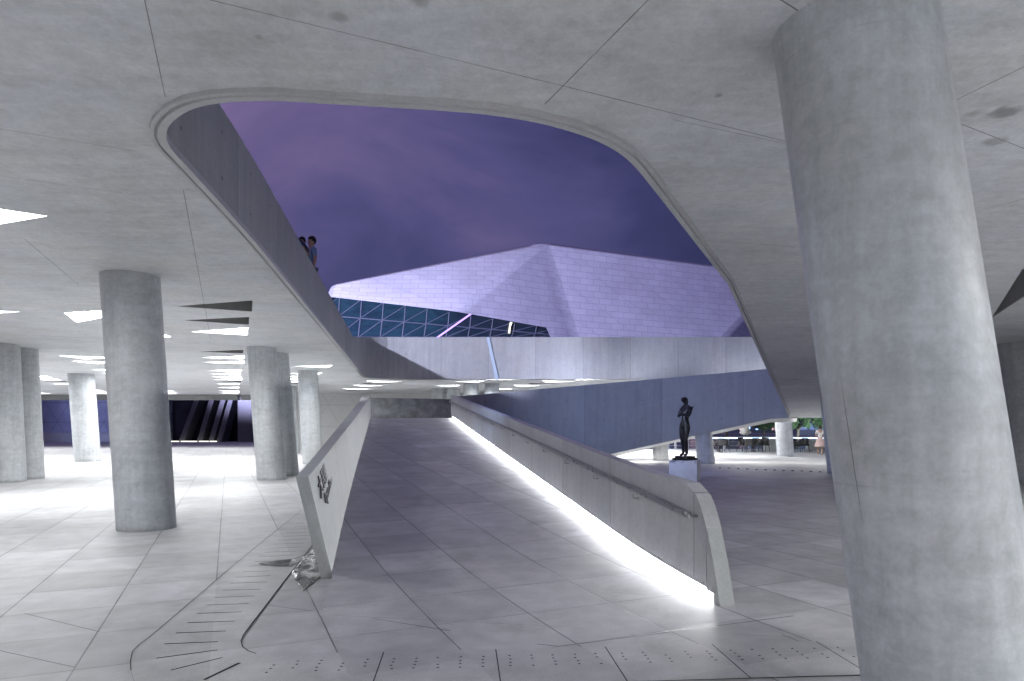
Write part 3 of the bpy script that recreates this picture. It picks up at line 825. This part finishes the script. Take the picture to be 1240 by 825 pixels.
# ------------------------------------------------------------------ back of the left hall
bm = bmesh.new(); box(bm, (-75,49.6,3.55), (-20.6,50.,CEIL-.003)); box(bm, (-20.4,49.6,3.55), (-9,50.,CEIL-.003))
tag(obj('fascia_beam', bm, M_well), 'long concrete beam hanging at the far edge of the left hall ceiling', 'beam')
# blue facade wall with triangular facets
m, n, b = mat('triangulated_facade_stone', (.30,.32,.42), .5)
p = n.pos(); x_, y_, z_ = n.xyz(p)
dd = n.m('MINIMUM', n.cell(n.m('ADD', x_, n.m('MULTIPLY', z_, .6)), 2.4), n.m('MINIMUM', n.cell(n.m('SUBTRACT', x_, n.m('MULTIPLY', z_, .6)), 2.4), n.cell(z_, 2.)))
l_ = n.rng(dd, .015, .04, 1, 0)
c = n.mix(n.rng(n.noise(p, .7, 4), .35, .65), (.26,.28,.38,1), (.36,.38,.48,1))
n.put(b.inputs['Base Color'], n.mix(n.m('MULTIPLY', l_, .6), c, (.08,.08,.12,1))); M_facet = m
fw = thing('facade_wall', 'blue lit faceted wall closing the back of the left hall', 'wall', (-40,68,0))
bm = bmesh.new(); box(bm, (-80,68,.9), (-35.3,69,6)); obj('facing', bm, M_facet, fw, world=True)
bm = bmesh.new(); box(bm, (-80,67.6,0), (-35.3,69,.85)); obj('plinth_course', bm, M_wallL, fw, world=True)
# dark portal with leaning fins
po = thing('portal', 'dark entrance with leaning concrete fins at the back of the left hall', 'entrance', (-31,68,0))
M_fin = concrete('dark_fin_concrete', (.11,.11,.12), .7, marks=False)
M_glassd = simple('dark_glass', (.02,.022,.03), .12, 0, .3, 1, 0)
bm = bmesh.new(); box(bm, (-35.2,68.6,0), (-24,69,5)); obj('glazing', bm, M_glassd, po, world=True)
for i, (x0, x1) in enumerate(((216,227),(238,245),(252,259),(262,268))):
    a, b = P(x0,533,66.5), P(x1+8,484,66.5)
    bm = bmesh.new(); prism(bm, [(a.x,66.5,0),(a.x+.5,66.5,0),(b.x+.5,66.5,4.2),(b.x,66.5,4.2)], (0,1.6,0)); obj('fin', bm, M_fin, po, world=True)
bm = bmesh.new(); box(bm, (-27.4,66.,0), (-26.,67.5,4.5)); obj('jamb', bm, M_fin, po, world=True)
bm = bmesh.new()
for a, b in ((205,216),(219,238),(241,252),(254,262)):
    u, v = P(a,531,66.2), P(b,531,66.2); prism(bm, [(u.x,66.2,.02),(v.x,66.2,.02),(v.x,66.2,.09),(u.x,66.2,.09)], (0,.1,0))
obj('floor_light', bm, emitter('warm_floor_light', (1.,.98,.85), 2.5), po, world=True)
m, n, b = mat('white_triangle_cladding', (.62,.62,.61), .55)
p = n.pos(); x_, y_, z_ = n.xyz(p)
dd = n.m('MINIMUM', n.cell(n.m('ADD', x_, n.m('MULTIPLY', z_, .55)), 1.9), n.m('MINIMUM', n.cell(n.m('SUBTRACT', x_, n.m('MULTIPLY', z_, .8)), 2.6), n.cell(z_, 1.55)))
n.put(b.inputs['Base Color'], n.mix(n.m('MULTIPLY', n.rng(dd, .008, .022, 1, 0), .5), n.mix(n.noise(p, .8, 4), (.56,.56,.55,1), (.66,.66,.65,1)), (.25,.25,.25,1)))
bm = bmesh.new(); prism(bm, [(-17.8,50.4,0),(-15.6,47.,0),(4.5,48.3,0),(4.5,49.2,0),(-15.,48.,0),(-17.3,50.9,0)], (0,0,CEIL-.01))
tag(obj('clad_wall', bm, m), 'bright white wall with triangular joints behind the ramp wall', 'wall')

# ------------------------------------------------------------------ the opera house beyond
m, n, b = mat('opera_stone_cladding', (.62,.62,.64), .42, spec=.4)
u, v_, _ = n.xyz(n.uv()); p = n.pos()
br = n.new('ShaderNodeTexBrick'); n.put(br.inputs['Vector'], n.uv())
for k_, val in (('Scale',1.),('Mortar Size',.03),('Mortar Smooth',.3),('Brick Width',2.0),('Row Height',.82),('Bias',0.)): br.inputs[k_].default_value = val
br.inputs['Color1'].default_value = (.60,.60,.63,1); br.inputs['Color2'].default_value = (.54,.54,.57,1); br.inputs['Mortar'].default_value = (.36,.35,.40,1)
dg_ = n.m('MULTIPLY', n.rng(n.cell(n.m('ADD', u, n.m('MULTIPLY', v_, 1.9)), 7.2), .05, .12, 1, 0), .35)
c = n.mix(dg_, br.outputs['Color'], (.28,.27,.33,1))
c = n.v('SCALE', c, None, n.rng(n.noise(p, .22, 4), .3, .7, .9, 1.08))
n.put(b.inputs['Base Color'], c); M_opera = m
op = thing('opera_house', 'faceted boulder-like opera house clad in pale panels, lit violet, beyond the opening', 'building', (5.,80.,0))
A_ = P(399,344,80); B_ = P(658,291.5,86); C_ = P(952,331,104); G_ = P(553,377.5,71); H_ = P(668,398,73.); K_ = P(395,359,77)
Hb = P(668,480,73.); D_ = P(806,487,95)
pn = (C_-B_).cross(D_-B_); ce = Vector((0,0,CH))
def onplane(px, py, f):
    rd = P(px,py,1)-ce; return ce+rd*((B_-ce).dot(pn)/rd.dot(pn))*f
Eb = onplane(722,487,.994); H_ = onplane(668,398,.985); Hb = onplane(668,480,.985); G_ = onplane(553,377.5,.955)
print('OPERA', G_, H_, Hb, Eb, D_)
A2 = Vector((-30,125,18)); B2 = Vector((6,130,26)); C2 = Vector((52,135,18)); D2 = Vector((45,112,4.4)); A3 = Vector((-34,100,4.4)); A4=Vector((-26.,84,4.4))
V = {k: v for k, v in dict(A=A_,B=B_,C=C_,G=G_,H=H_,K=K_,Hb=Hb,Eb=Eb,D=D_,A2=A2,B2=B2,C2=C2,D2=D2,A3=A3).items()}
bm = bmesh.new(); bv = {k: bm.verts.new(v) for k, v in V.items()}
for f in (('A','K','G','B'),('B','G','H'),('B','H','Eb'),('H','Hb','Eb'),('B','Eb','D','C'),('C','D','D2','C2'),('A','B','B2','A2'),('B','C','C2','B2'),('A','A2','A3','K')):
    bm.faces.new([bv[i] for i in f])
bmesh.ops.recalc_face_normals(bm, faces=bm.faces)
bmesh.ops.dissolve_degenerate(bm, edges=bm.edges, dist=.001)
def facet_uv(bm):
    uvl = bm.loops.layers.uv.verify()
    for f in bm.faces:
        nn = f.normal; h = Vector((0,0,1)).cross(nn); h = h.normalized() if h.length > .05 else Vector((1,0,0)); w = nn.cross(h)
        for l in f.loops: l[uvl].uv = (l.vert.co.dot(h), l.vert.co.dot(w))
es = [e for e in bm.edges if len(e.link_faces) == 2 and e.calc_face_angle(0) > R(6)]
facet_uv(bm)
bmesh.ops.bevel(bm, geom=es, offset=.9, segments=4, profile=.5, affect='EDGES', clamp_overlap=True)
bm.normal_update(); 
shell = obj('stone_shell', bm, M_opera, op, world=True, smooth=True)
wn_ = shell.modifiers.new('n', 'WEIGHTED_NORMAL'); wn_.keep_sharp = False; wn_.weight = 100
# glazed band with triangular framing
gw = {}
def GLZ(px, py): # point of the glazing plane (stands 0.5 m behind the stone edge)
    t = (px-397)/(668-397); Y = 80+6.5*t; return P(px, py, Y)
topy = lambda px: 357.5+(px-397)*(397.5-357.5)/(668-397)
m, n, b = mat('teal_night_glass', (.01,.02,.03), .08, spec=.9)
p = n.pos(); x_, y_, z_ = n.xyz(p)
q = n.v('MULTIPLY', p, (.35,.35,.9)); f_ = n.rng(n.noise(q, .9, 5, .65, 1.5), .35, .7)
lx = n.rng(x_, -9.5, -6.3, 1, .0)
ecol = n.mix(f_, (.004,.022,.050,1), (.030,.105,.185,1))
n.put(b.inputs['Emission Color'], n.mix(lx, n.mix(f_, (.001,.001,.002,1), (.028,.024,.03,1)), ecol)); b.inputs['Emission Strength'].default_value = .36
bm = bmesh.new(); poly(bm, [GLZ(380,350)+Vector((0,.15,0)), GLZ(668,394)+Vector((0,.15,0)), GLZ(668,470)+Vector((0,.15,0)), GLZ(380,470)+Vector((0,.15,0))])
obj('glass', bm, m, op, world=True)
M_frame = simple('pale_grey_frame', (.07,.08,.11), .5, 0., .1, 1, 0)
fr = bmesh.new()
xs = [385+i*26.5 for i in range(12)]
row = lambda k, px: topy(px)-1.0 if k == 0 else 381+(px-385)*.085 if k == 1 else 408.5 if k == 2 else 434
for i, x0 in enumerate(xs):
    sh = [0,-1.5,-4,-6]
    for k in range(3):
        a, b = GLZ(x0+sh[k], row(k,x0)), GLZ(x0+sh[k+1], row(k+1,x0))
        if x0 < 668 and row(k+1,x0) > row(k,x0)+2: tube(fr, [a,b], .085, 6)
        if i:
            a2 = GLZ(xs[i-1]+sh[k+1], row(k+1,xs[i-1])); b2 = GLZ(x0+sh[k], row(k,x0))
            if row(k+1,x0) > row(k,x0)+2: tube(fr, [a2,b2], .065, 6)
            if k: tube(fr, [GLZ(xs[i-1]+sh[k],row(k,xs[i-1])), GLZ(x0+sh[k],row(k,x0))], .08, 6)
obj('glazing_frame', fr, M_frame, op, world=True)
bm = bmesh.new(); tube(bm, [GLZ(529,410)+Vector((0,-.35,0)), GLZ(571,380.5)+Vector((0,-.35,0))], .11, 8)
obj('light_tube', bm, emitter('violet_light_tube', (.50,.34,1.), 1.6), op, world=True)
bm = bmesh.new(); tube(bm, [GLZ(616.5,404)+Vector((0,-.3,0)), GLZ(617.5,396)+Vector((0,-.3,0)), GLZ(619,391)+Vector((0,-.3,0))], [.12,.1,.16], 8)
obj('lamp', bm, emitter('warm_white_lamp', (1.,.95,.8), 1.6), op, world=True)

# ------------------------------------------------------------------ terrace beyond the right arch
M_rattan = simple('dark_rattan', (.03,.028,.03), .55, 0, .4, 40, .4)
def make_chair(label):
    t = thing('terrace_chair', label, 'chair', group='dark chairs on the terrace')
    bm = bmesh.new(); box(bm, (-.26,-.25,.38), (.26,.25,.45)); bevel(bm, .02); obj('seat', bm, M_rattan, t)
    bm = bmesh.new()      # curved back running into the arms
    pr = []
    for i in range(13):
        a = R(-20+220*i/12); h = .86 if 3 <= i <= 9 else .68
        pr.append(((.29*math.cos(a), .27*math.sin(a)), h))
    for (a, h0), (b, h1) in zip(pr, pr[1:]):
        prism(bm, [(a[0],a[1],.43),(b[0],b[1],.43),(b[0]*1.07,b[1]*1.07,h1),(a[0]*1.07,a[1]*1.07,h0)], (-a[0]*.09,-a[1]*.09,0))
    obj('backrest', bm, M_rattan, t)
    for sx in (-1,1):
        for sy in (-1,1):
            bm = bmesh.new(); tube(bm, [(.21*sx,.2*sy,.4),(.25*sx,.24*sy,0)], .018, 6); obj('leg', bm, M_rattan, t)
    return t
chairs = [(866,1.2,'dark terrace chair farthest left, seen beside the short column'),(876,2.2,'dark terrace chair beside the farthest left chair'),
          (899,.5,'dark terrace chair directly under the folded parasol'),(908,3.0,'dark terrace chair right of the one under the parasol'),(917,.2,'dark terrace chair third in the middle cluster'),
          (925,-.9,'dark tilted terrace chair at the right end of the middle cluster'),(962,.3,'dark terrace chair just right of the white lit column'),(973,-1.,'dark terrace chair between white column and walking woman')]
proto = None
for i, (px, rz0, lab) in enumerate(chairs):
    c = make_chair(lab) if proto is None else copy_tree(proto)
    if proto is None: proto = c
    q = P(px, 0, 40.3+.5*(i % 3)); c.location = (q.x,q.y,0); c.rotation_euler = (0,0,rz0); c['label'] = lab
for px, lab in ((871,'round dark terrace table between the two left chairs'),(912,'round dark terrace table in the middle chair cluster')):
    q = P(px, 0, 41.6); t = thing('terrace_table', lab, 'table', (q.x,q.y,0), group='round tables on the terrace')
    bm = bmesh.new(); bmesh.ops.create_cone(bm, cap_ends=True, segments=24, radius1=.42, radius2=.42, depth=.035, matrix=Matrix.Translation((0,0,.73))); obj('table_top', bm, M_rattan, t)
    bm = bmesh.new(); tube(bm, [(0,0,.71),(0,0,.03)], .035, 8); obj('leg', bm, M_rattan, t)
    bm = bmesh.new(); bmesh.ops.create_cone(bm, cap_ends=True, segments=20, radius1=.25, radius2=.1, depth=.05, matrix=Matrix.Translation((0,0,.025))); obj('foot', bm, M_rattan, t)
# folded parasol
q = P(902.5,0,43.2); t = thing('parasol', 'folded white parasol standing among the terrace chairs', 'parasol', (q.x,q.y,0))
bm = bmesh.new(); tube(bm, [(0,0,0),(0,0,2.3)], .03, 8); obj('pole', bm, M_steel, t)
bm = bmesh.new()
rg = []
for z, r_ in ((1.0,.13),(1.15,.30),(1.35,.22),(1.7,.13),(2.1,.09),(2.35,.03)):
    rg.append([bm.verts.new((r_*(1+.28*(k%2))*math.cos(2*math.pi*k/16), r_*(1+.28*(k%2))*math.sin(2*math.pi*k/16), z)) for k in range(16)])
for a, b in zip(rg, rg[1:]):
    for k in range(16): bm.faces.new((a[k],a[(k+1)%16],b[(k+1)%16],b[k]))
bm.faces.new(rg[0][::-1]); bm.faces.new(rg[-1])
obj('canopy', bm, simple('white_canvas', (.75,.73,.68), .8), t, smooth=True)
# low walls, railing with a light line, water, far shore
for a, b, lab in ((925,940,'low grey wall piece between the chairs and the white column'),(976,1012,'low grey wall behind the walking woman')):
    u, v = P(a,0,43.8), P(b,0,43.8); bm = bmesh.new(); box(bm, (u.x,43.6,0), (v.x,43.9,.72)); bevel(bm, .015)
    tag(obj('low_wall', bm, M_wallL), lab, 'wall')
rl = thing('terrace_railing', 'glass and steel railing with a glowing white light line behind the terrace chairs', 'railing', (14,45,0))
X0, X1 = P(690,0,45).x, P(1040,0,45).x
i = 0; x = X0
while x < X1: 
    bm = bmesh.new(); box(bm, (x-.03,44.97,0), (x+.03,45.03,.80)); x += 1.35
    obj('post', bm, M_steel, rl, world=True)
bm = bmesh.new(); box(bm, (X0,44.96,.82), (X1,45.04,.88)); obj('top_rail', bm, M_steel, rl, world=True)
bm = bmesh.new(); box(bm, (X0,44.9,.745), (X1,44.955,.80)); obj('light_line', bm, emitter('blue_white_light_line', (.55,.75,1.), 7.), rl, world=True)
bm = bmesh.new(); box(bm, (X0,45.0,.25), (X1,45.02,.28)); box(bm, (X0,45.0,.5), (X1,45.02,.53)); obj('lower_rail', bm, M_steel, rl, world=True)
m, n, b = mat('night_water', (.004,.012,.03), .08); n.put(b.inputs['Normal'], n.bump(n.noise(n.v('MULTIPLY', n.pos(), (.6,2.,1.)), 1.5, 3), .5, .1))
bm = bmesh.new(); poly(bm, [(-5,46,.01),(120,46,.01),(160,95,.01),(-5,95,.01)]); tag(obj('water', bm, m), kind='structure', label='dark pool of water beyond the terrace')
# trees on the far bank
M_bark = simple('bark', (.07,.055,.04), .9); 
m, n, b = mat('leaves', (.05,.09,.03), .6); oi = n.new('ShaderNodeNewGeometry').outputs['Random Per Island']
n.put(b.inputs['Base Color'], n.mix(oi, (.03,.065,.03,1), (.075,.125,.05,1))); M_leaf = m
def tree(loc, h, w, label, seed):
    rr = random.Random(seed)
    t = thing('tree', label, 'tree', loc, group='trees on the far bank')
    bm = bmesh.new(); tube(bm, [(0,0,0),(.1,.05,h*.3),(.0,.1,h*.62)], [.22,.16,.07], 8)
    for k in range(7):
        a = rr.uniform(0,6.3); z0 = h*rr.uniform(.28,.5); tube(bm, [(.06,.05,z0),(math.cos(a)*w*.3,math.sin(a)*w*.3,z0+h*.16),(math.cos(a)*w*.55,math.sin(a)*w*.55,z0+h*.3)], [.08,.05,.02], 5)
    obj('trunk', bm, M_bark, t, smooth=True)
    bm = bmesh.new()
    cl_ = [(Vector((rr.gauss(0,w*.34),rr.gauss(0,w*.34),h*rr.uniform(.42,.95))), rr.uniform(.28,.5)*w*.6) for _ in range(20)]
    for c, r_ in cl_:
        for _ in range(130):
            d_ = Vector((rr.gauss(0,1),rr.gauss(0,1),rr.gauss(0,.8))).normalized()*r_*rr.uniform(.35,1.05)
            q = c+d_; e1 = Vector((rr.gauss(0,1),rr.gauss(0,1),rr.gauss(0,1))).normalized(); e2 = e1.orthogonal().normalized(); s_ = rr.uniform(.09,.2)
            bm.faces.new([bm.verts.new(q+e1*s_), bm.verts.new(q+e2*s_*.5), bm.verts.new(q-e1*s_), bm.verts.new(q-e2*s_*.5)])
    obj('crown', bm, M_leaf, t, recalc=False)
for px, Y, h, w, lab in ((880,104,3.6,3.,'dark tree on the far bank, leftmost behind the chairs'),(966,92,3.6,3.6,'lit green tree on the far bank right of the white column'),(997,94,4.,3.2,'lit green tree on the far bank, behind the walking woman'),(925,112,3.2,4.,'low tree on the far bank behind the folded parasol'),(1025,106,5.,4.,'tree on the far bank hidden mostly by the big column')):
    q = P(px,0,Y); tree((q.x,q.y,0), h, w, lab, int(px))
kb = thing('kiosk', 'small blue-lit pavilion on the far bank between the trees', 'building', tuple(P(980,0,125).xy)+(0,))
bm = bmesh.new(); box(bm, (-3.2,-2,0), (3.2,2,2.6)); obj('wall', bm, simple('pale_render', (.16,.18,.26), .7), kb)
bm = bmesh.new(); box(bm, (-3.7,-2.5,2.6), (3.7,2.5,2.9)); obj('roof', bm, M_letter, kb)
for k in range(3):
    bm = bmesh.new(); box(bm, (-2.7+k*1.9,-2.05,.9), (-1.3+k*1.9,-2.003,2.1)); obj('window', bm, emitter('blue_lit_window', (.30,.45,1.), .4), kb)
bd = thing('far_building', 'dark long building with lit windows across the water', 'building', tuple(P(930,0,150).xy)+(0,))
bm = bmesh.new(); box(bm, (-26,0,0), (16,6,2.2)); obj('wall', bm, simple('dark_render', (.05,.055,.09), .7), bd)
bm = bmesh.new(); box(bm, (-26.6,-.8,2.2), (16.6,6.6,2.5)); obj('roof', bm, M_letter, bd)
rr = random.Random(4)
cw = [emitter('white_lit_window', (.9,.95,1.), 3.), emitter('pink_lit_window', (1.,.6,.7), 1.2), emitter('sky_blue_window', (.3,.5,1.), 3.)]
for k in range(22):
    x = -25+k*1.85; bm = bmesh.new(); box(bm, (x,-.06,.7+.25*(k%2)), (x+rr.uniform(.4,1.1),-.003,.98+.3*(k%3))); obj('window', bm, cw[rr.choice((0,2,2,2,0,2,1))], bd)

# ------------------------------------------------------------------ people
M_skin = simple('skin', (.48,.31,.23), .5, 0, .08, 20, 0); M_hair = simple('black_hair', (.012,.011,.012), .5, 0, .3, 60, .2)
M_shirt = simple('light_blue_shirt', (.22,.36,.50), .8); M_white = simple('white_blouse', (.75,.70,.66), .8); M_pink = simple('pale_pink_skirt', (.60,.44,.40), .8)
M_jeans = simple('dark_trousers', (.04,.045,.07), .8); M_dark_shirt = simple('grey_shirt', (.16,.15,.19), .8); M_umb = simple('navy_umbrella_cloth', (.03,.035,.10), .7)
def person(loc, rotz, label, h, top, bottom, hair, armsR=None, armsL=None, skirt=False, stride=.0, long_hair=False, held=None):
    t = thing('person', label, 'person', loc, rotz); k = h/1.72       # looks along local -Y
    J = {'pel':(0,0,.95,.12,.10),'wst':(0,.0,1.10,.11,.085),'chs':(0,.01,1.32,.125,.095),'nek':(0,.015,1.47,.052),'jaw':(0,-.01,1.54,.062),'hed':(0,.0,1.615,.082),'crn':(0,.01,1.67,.074),'nos':(0,-.088,1.585,.016),
         'eaL':(.082,.01,1.59,.016),'eaR':(-.082,.01,1.59,.016),
         'shL':(.165,.015,1.40,.055),'shR':(-.165,.015,1.40,.055),
         'hiL':(.085,0,.87,.088),'hiR':(-.085,0,.87,.088),'knL':(.09,-stride*.5-.02,.49,.058),'knR':(-.09,stride*.4-.02,.49,.058),'anL':(.09,-stride+.02,.085,.038),'anR':(-.09,stride+.03,.085,.038),
         'toL':(.105,-stride-.12,.03,.032),'toR':(-.105,stride-.1,.03,.032)}
    aL = armsL or ((.21,.03,1.13),(.22,-.03,.90)); aR = armsR or ((-.21,.03,1.13),(-.22,-.03,.90))
    E = [('pel','wst'),('wst','chs'),('chs','nek'),('nek','jaw'),('jaw','hed'),('hed','crn'),('hed','nos'),('hed','eaL'),('hed','eaR'),('chs','shL'),('chs','shR'),('pel','hiL'),('pel','hiR'),
         ('hiL','knL'),('hiR','knR'),('knL','anL'),('knR','anR'),('anL','toL'),('anR','toR')]
    for sd, (el, wr) in (('L',aL),('R',aR)):
        J['el'+sd] = (*el,.041); J['wr'+sd] = (*wr,.029)
        d_ = (Vector(wr)-Vector(el)).normalized(); pa = Vector(wr)+d_*.06; J['pa'+sd] = (*pa,.034)
        E += [('sh'+sd,'el'+sd),('el'+sd,'wr'+sd),('wr'+sd,'pa'+sd)]
        ax = d_.orthogonal().normalized(); ay = d_.cross(ax)
        for f_ in range(4):
            b0 = pa+d_*.035+ax*(-.027+.018*f_); L_ = (.062,.072,.068,.052)[f_]
            J[f'f{sd}{f_}a'] = (*(b0),.010); J[f'f{sd}{f_}b'] = (*(b0+d_*L_*.55+ay*.008),.009); J[f'f{sd}{f_}c'] = (*(b0+d_*L_*.85+ay*.03),.008)
            E += [('pa'+sd,f'f{sd}{f_}a'),(f'f{sd}{f_}a',f'f{sd}{f_}b'),(f'f{sd}{f_}b',f'f{sd}{f_}c')]
        tb = Vector(wr)+d_*.04+ax*.035; J[f't{sd}a'] = (*tb,.011); J[f't{sd}b'] = (*(tb+d_*.04+ax*.018+ay*.012),.009); E += [('wr'+sd,f't{sd}a'),(f't{sd}a',f't{sd}b')]
    J = {a: tuple(x*k for x in b) for a, b in J.items()}
    skin('body', J, E, 'pel', M_skin, t)
    g = lambda q, e: tuple(list(J[q][:3])+[x+e for x in J[q][3:]])
    mid = lambda a, b, u: tuple(J[a][i]+(J[b][i]-J[a][i])*u for i in range(3))
    T = {'pel':g('pel',.012),'wst':g('wst',.014),'chs':g('chs',.014),'nk':(*mid('chs','nek',.75),.062*k),'shL':g('shL',.014),'shR':g('shR',.014),'sL':(*mid('shL','elL',.75),.058*k),'sR':(*mid('shR','elR',.75),.058*k)}
    skin('shirt', T, [('pel','wst'),('wst','chs'),('chs','nk'),('chs','shL'),('chs','shR'),('shL','sL'),('shR','sR')], 'pel', top, t)
    if skirt:
        bm = bmesh.new(); rg = []
        for z, r_ in ((1.04,.125),(.95,.165),(.8,.21),(.62,.26),(.48,.29)):
            rg.append([bm.verts.new((r_*k*(1+.08*math.sin(5*a))*math.cos(a), r_*k*.85*(1+.08*math.sin(5*a))*math.sin(a), z*k)) for a in [2*math.pi*i/30 for i in range(30)]])
        for a, b in zip(rg, rg[1:]):
            for i in range(30): bm.faces.new((a[i],a[(i+1)%30],b[(i+1)%30],b[i]))
        obj('skirt', bm, bottom, t, smooth=True)
    else:
        T = {'p':g('pel',.008),'hL':g('hiL',.012),'hR':g('hiR',.012),'kL':g('knL',.014),'kR':g('knR',.014),'aL':g('anL',.022),'aR':g('anR',.022)}
        T['aL'] = (*T['aL'][:2],.11*k,.062*k); T['aR'] = (*T['aR'][:2],.11*k,.062*k)
        skin('trousers', T, [('p','hL'),('p','hR'),('hL','kL'),('hR','kR'),('kL','aL'),('kR','aR')], 'p', bottom, t)
    hb = bmesh.new(); bmesh.ops.create_icosphere(hb, subdivisions=3, radius=1)
    for v in hb.verts: v.co = Vector((v.co.x*.094*k, (.018+v.co.y*.106)*k, (1.638+v.co.z*.118)*k))
    bmesh.ops.delete(hb, geom=[v for v in hb.verts if (v.co.y < -.03*k and v.co.z < 1.665*k) or (v.co.y < .03*k and v.co.z < 1.60*k) or v.co.z < 1.53*k], context='VERTS')
    bmesh.ops.solidify(hb, geom=hb.faces[:], thickness=.012*k)
    for v in hb.verts: v.co += v.normal*.006*k*noise.noise(v.co*60)
    obj('hair', hb, hair, t, smooth=True)
    ey = bmesh.new()
    for sx in (-1,1): bmesh.ops.create_uvsphere(ey, u_segments=10, v_segments=6, radius=.012*k, matrix=Matrix.Translation((.031*sx*k,-.076*k,1.605*k)))
    obj('eyes', ey, M_hair, t)
    mo = bmesh.new(); tube(mo, [(-.022*k,-.071*k,1.54*k),(0,-.077*k,1.538*k),(.022*k,-.071*k,1.54*k)], .006*k, 6); obj('mouth', mo, M_pink, t)
    return t
# on the deck above, looking over the left parapet (feet on the deck, 4.55 m up)
ZD = CEIL+.6
q = P(377,0,16.4)
person((q.x,q.y,ZD), R(-55), 'person in a light blue shirt with short black hair looking over the high left parapet', 1.74, M_shirt, M_jeans, M_hair, armsR=((-.22,-.12,1.22),(-.14,-.30,1.33)))
q2 = P(365.5,0,15.6)
person((q2.x,q2.y,ZD), R(-20), 'person under a dark blue umbrella at the high left parapet, mostly hidden', 1.50, M_dark_shirt, M_jeans, M_hair, armsL=((.24,-.05,1.2),(.20,-.20,1.38)))
q3 = P(350,0,15.45)
u_ = thing('umbrella', 'dark blue open umbrella held over the hidden person at the left parapet', 'umbrella', (q3.x,q3.y,ZD+.57))
bm = bmesh.new(); rg = []
for k in range(7):
    a = R(72*k/6); rg.append([bm.verts.new((.46*math.sin(a)*math.cos(2*math.pi*i/24)*(1-.02*(i%3==0)), .46*math.sin(a)*math.sin(2*math.pi*i/24), .52+.40*math.cos(a))) for i in range(24)])
for a, b in zip(rg, rg[1:]):
    for i in range(24):
        try: bm.faces.new((a[i],a[(i+1)%24],b[(i+1)%24],b[i]))
        except Exception: pass
bmesh.ops.remove_doubles(bm, verts=bm.verts, dist=.001)
obj('canopy', bm, M_umb, u_, smooth=True)
bm = bmesh.new(); tube(bm, [(0,0,.28),(0,0,.97)], .009, 8); obj('shaft', bm, M_steel, u_)
q = P(993,0,36.8)
person((q.x,q.y,0), R(160), 'woman in a white blouse and pale skirt walking on the bright terrace', 1.62, M_white, M_pink, M_hair, skirt=True, stride=.16, long_hair=False, armsL=((.24,-.02,1.16),(.18,-.22,1.08)))

# ------------------------------------------------------------------ lamps of the place and added fill lamps
def lamp(name, kind, loc, target, energy, col, **k):
    l = bpy.data.lights.new(name, kind); l.energy = energy; l.color = col
    for a, b in k.items(): setattr(l, a, b)
    o = bpy.data.objects.new(name, l); COL.objects.link(o); o.location = loc
    o.rotation_euler = (Vector(target)-Vector(loc)).to_track_quat('-Z','Y').to_euler()
    return o
# floods that light the opera house from the upper deck
lamp('facade_floodlight', 'SPOT', (-32,44,5.1), (-10,78,17), 225000, (.62,.61,1.), spot_size=R(75), spot_blend=.8, shadow_soft_size=.5)
lamp('facade_floodlight', 'SPOT', (36,26,6.0), (20,92,16), 34000, (.42,.38,1.), spot_size=R(85), spot_blend=.8, shadow_soft_size=.5)
# flood on the upper deck at left that washes the far parapet over the opening
lamp('deck_floodlight', 'SPOT', (-14,8,8.2), (-2.8,33,5.8), 26000, (.74,.77,1.), spot_size=R(26), spot_blend=.55, shadow_soft_size=.25)
# added unseen lamps above the second flight, to brighten the far parapet only
for x in (3.,7.,11.,15.): lamp('added_parapet_wash', 'AREA', (x,31.3,3.3), (x,33.5,5.3), 60, (.80,.82,1.), shape='RECTANGLE', size=3.6, size_y=.15)
lamp('added_flank_fill', 'SPOT', (-2.6,13,5.3), (7.5,28.,2.0), 3100, (.45,.60,1.), spot_size=R(62), spot_blend=.9, shadow_soft_size=.5)  # added blue fill that brightens the ramp flank
lamp('added_plinth_fill', 'SPOT', (3.0,9.2,4.1), (5.06,19.2,.25), 1900, (.82,.86,1.), spot_size=R(6.5), spot_blend=.5, shadow_soft_size=.08)  # added narrow beam, brightens the plinth and misses the statue
for x, z in ((5.3,.42),(7.9,.95),(10.4,1.42),(13.2,1.92)): lamp('added_underside_fill', 'AREA', (x,29.9-.2*(x-5.3),z), (x,29.9-.2*(x-5.3),0), 45, (1.,.98,.95), shape='RECTANGLE', size=2.4, size_y=1.2)  # added fills under the second flight, for slab, short columns and floor
# blue wash on the back wall of the left hall, garden light on the far bank
lamp('wall_floodlight', 'SPOT', (-42,60,3.3), (-42,68,3.5), 900, (.45,.52,1.), spot_size=R(95), spot_blend=.8, shadow_soft_size=.3)
lamp('garden_floodlight', 'SPOT', (40,79,.6), (47,98,2), 26000, (.8,.95,1.), spot_size=R(80), spot_blend=.7, shadow_soft_size=.3)
# last glow of dusk
sun = lamp('sun', 'SUN', (0,0,50), (-.3,.9,48.6), .05, (.75,.75,1.), angle=R(20))
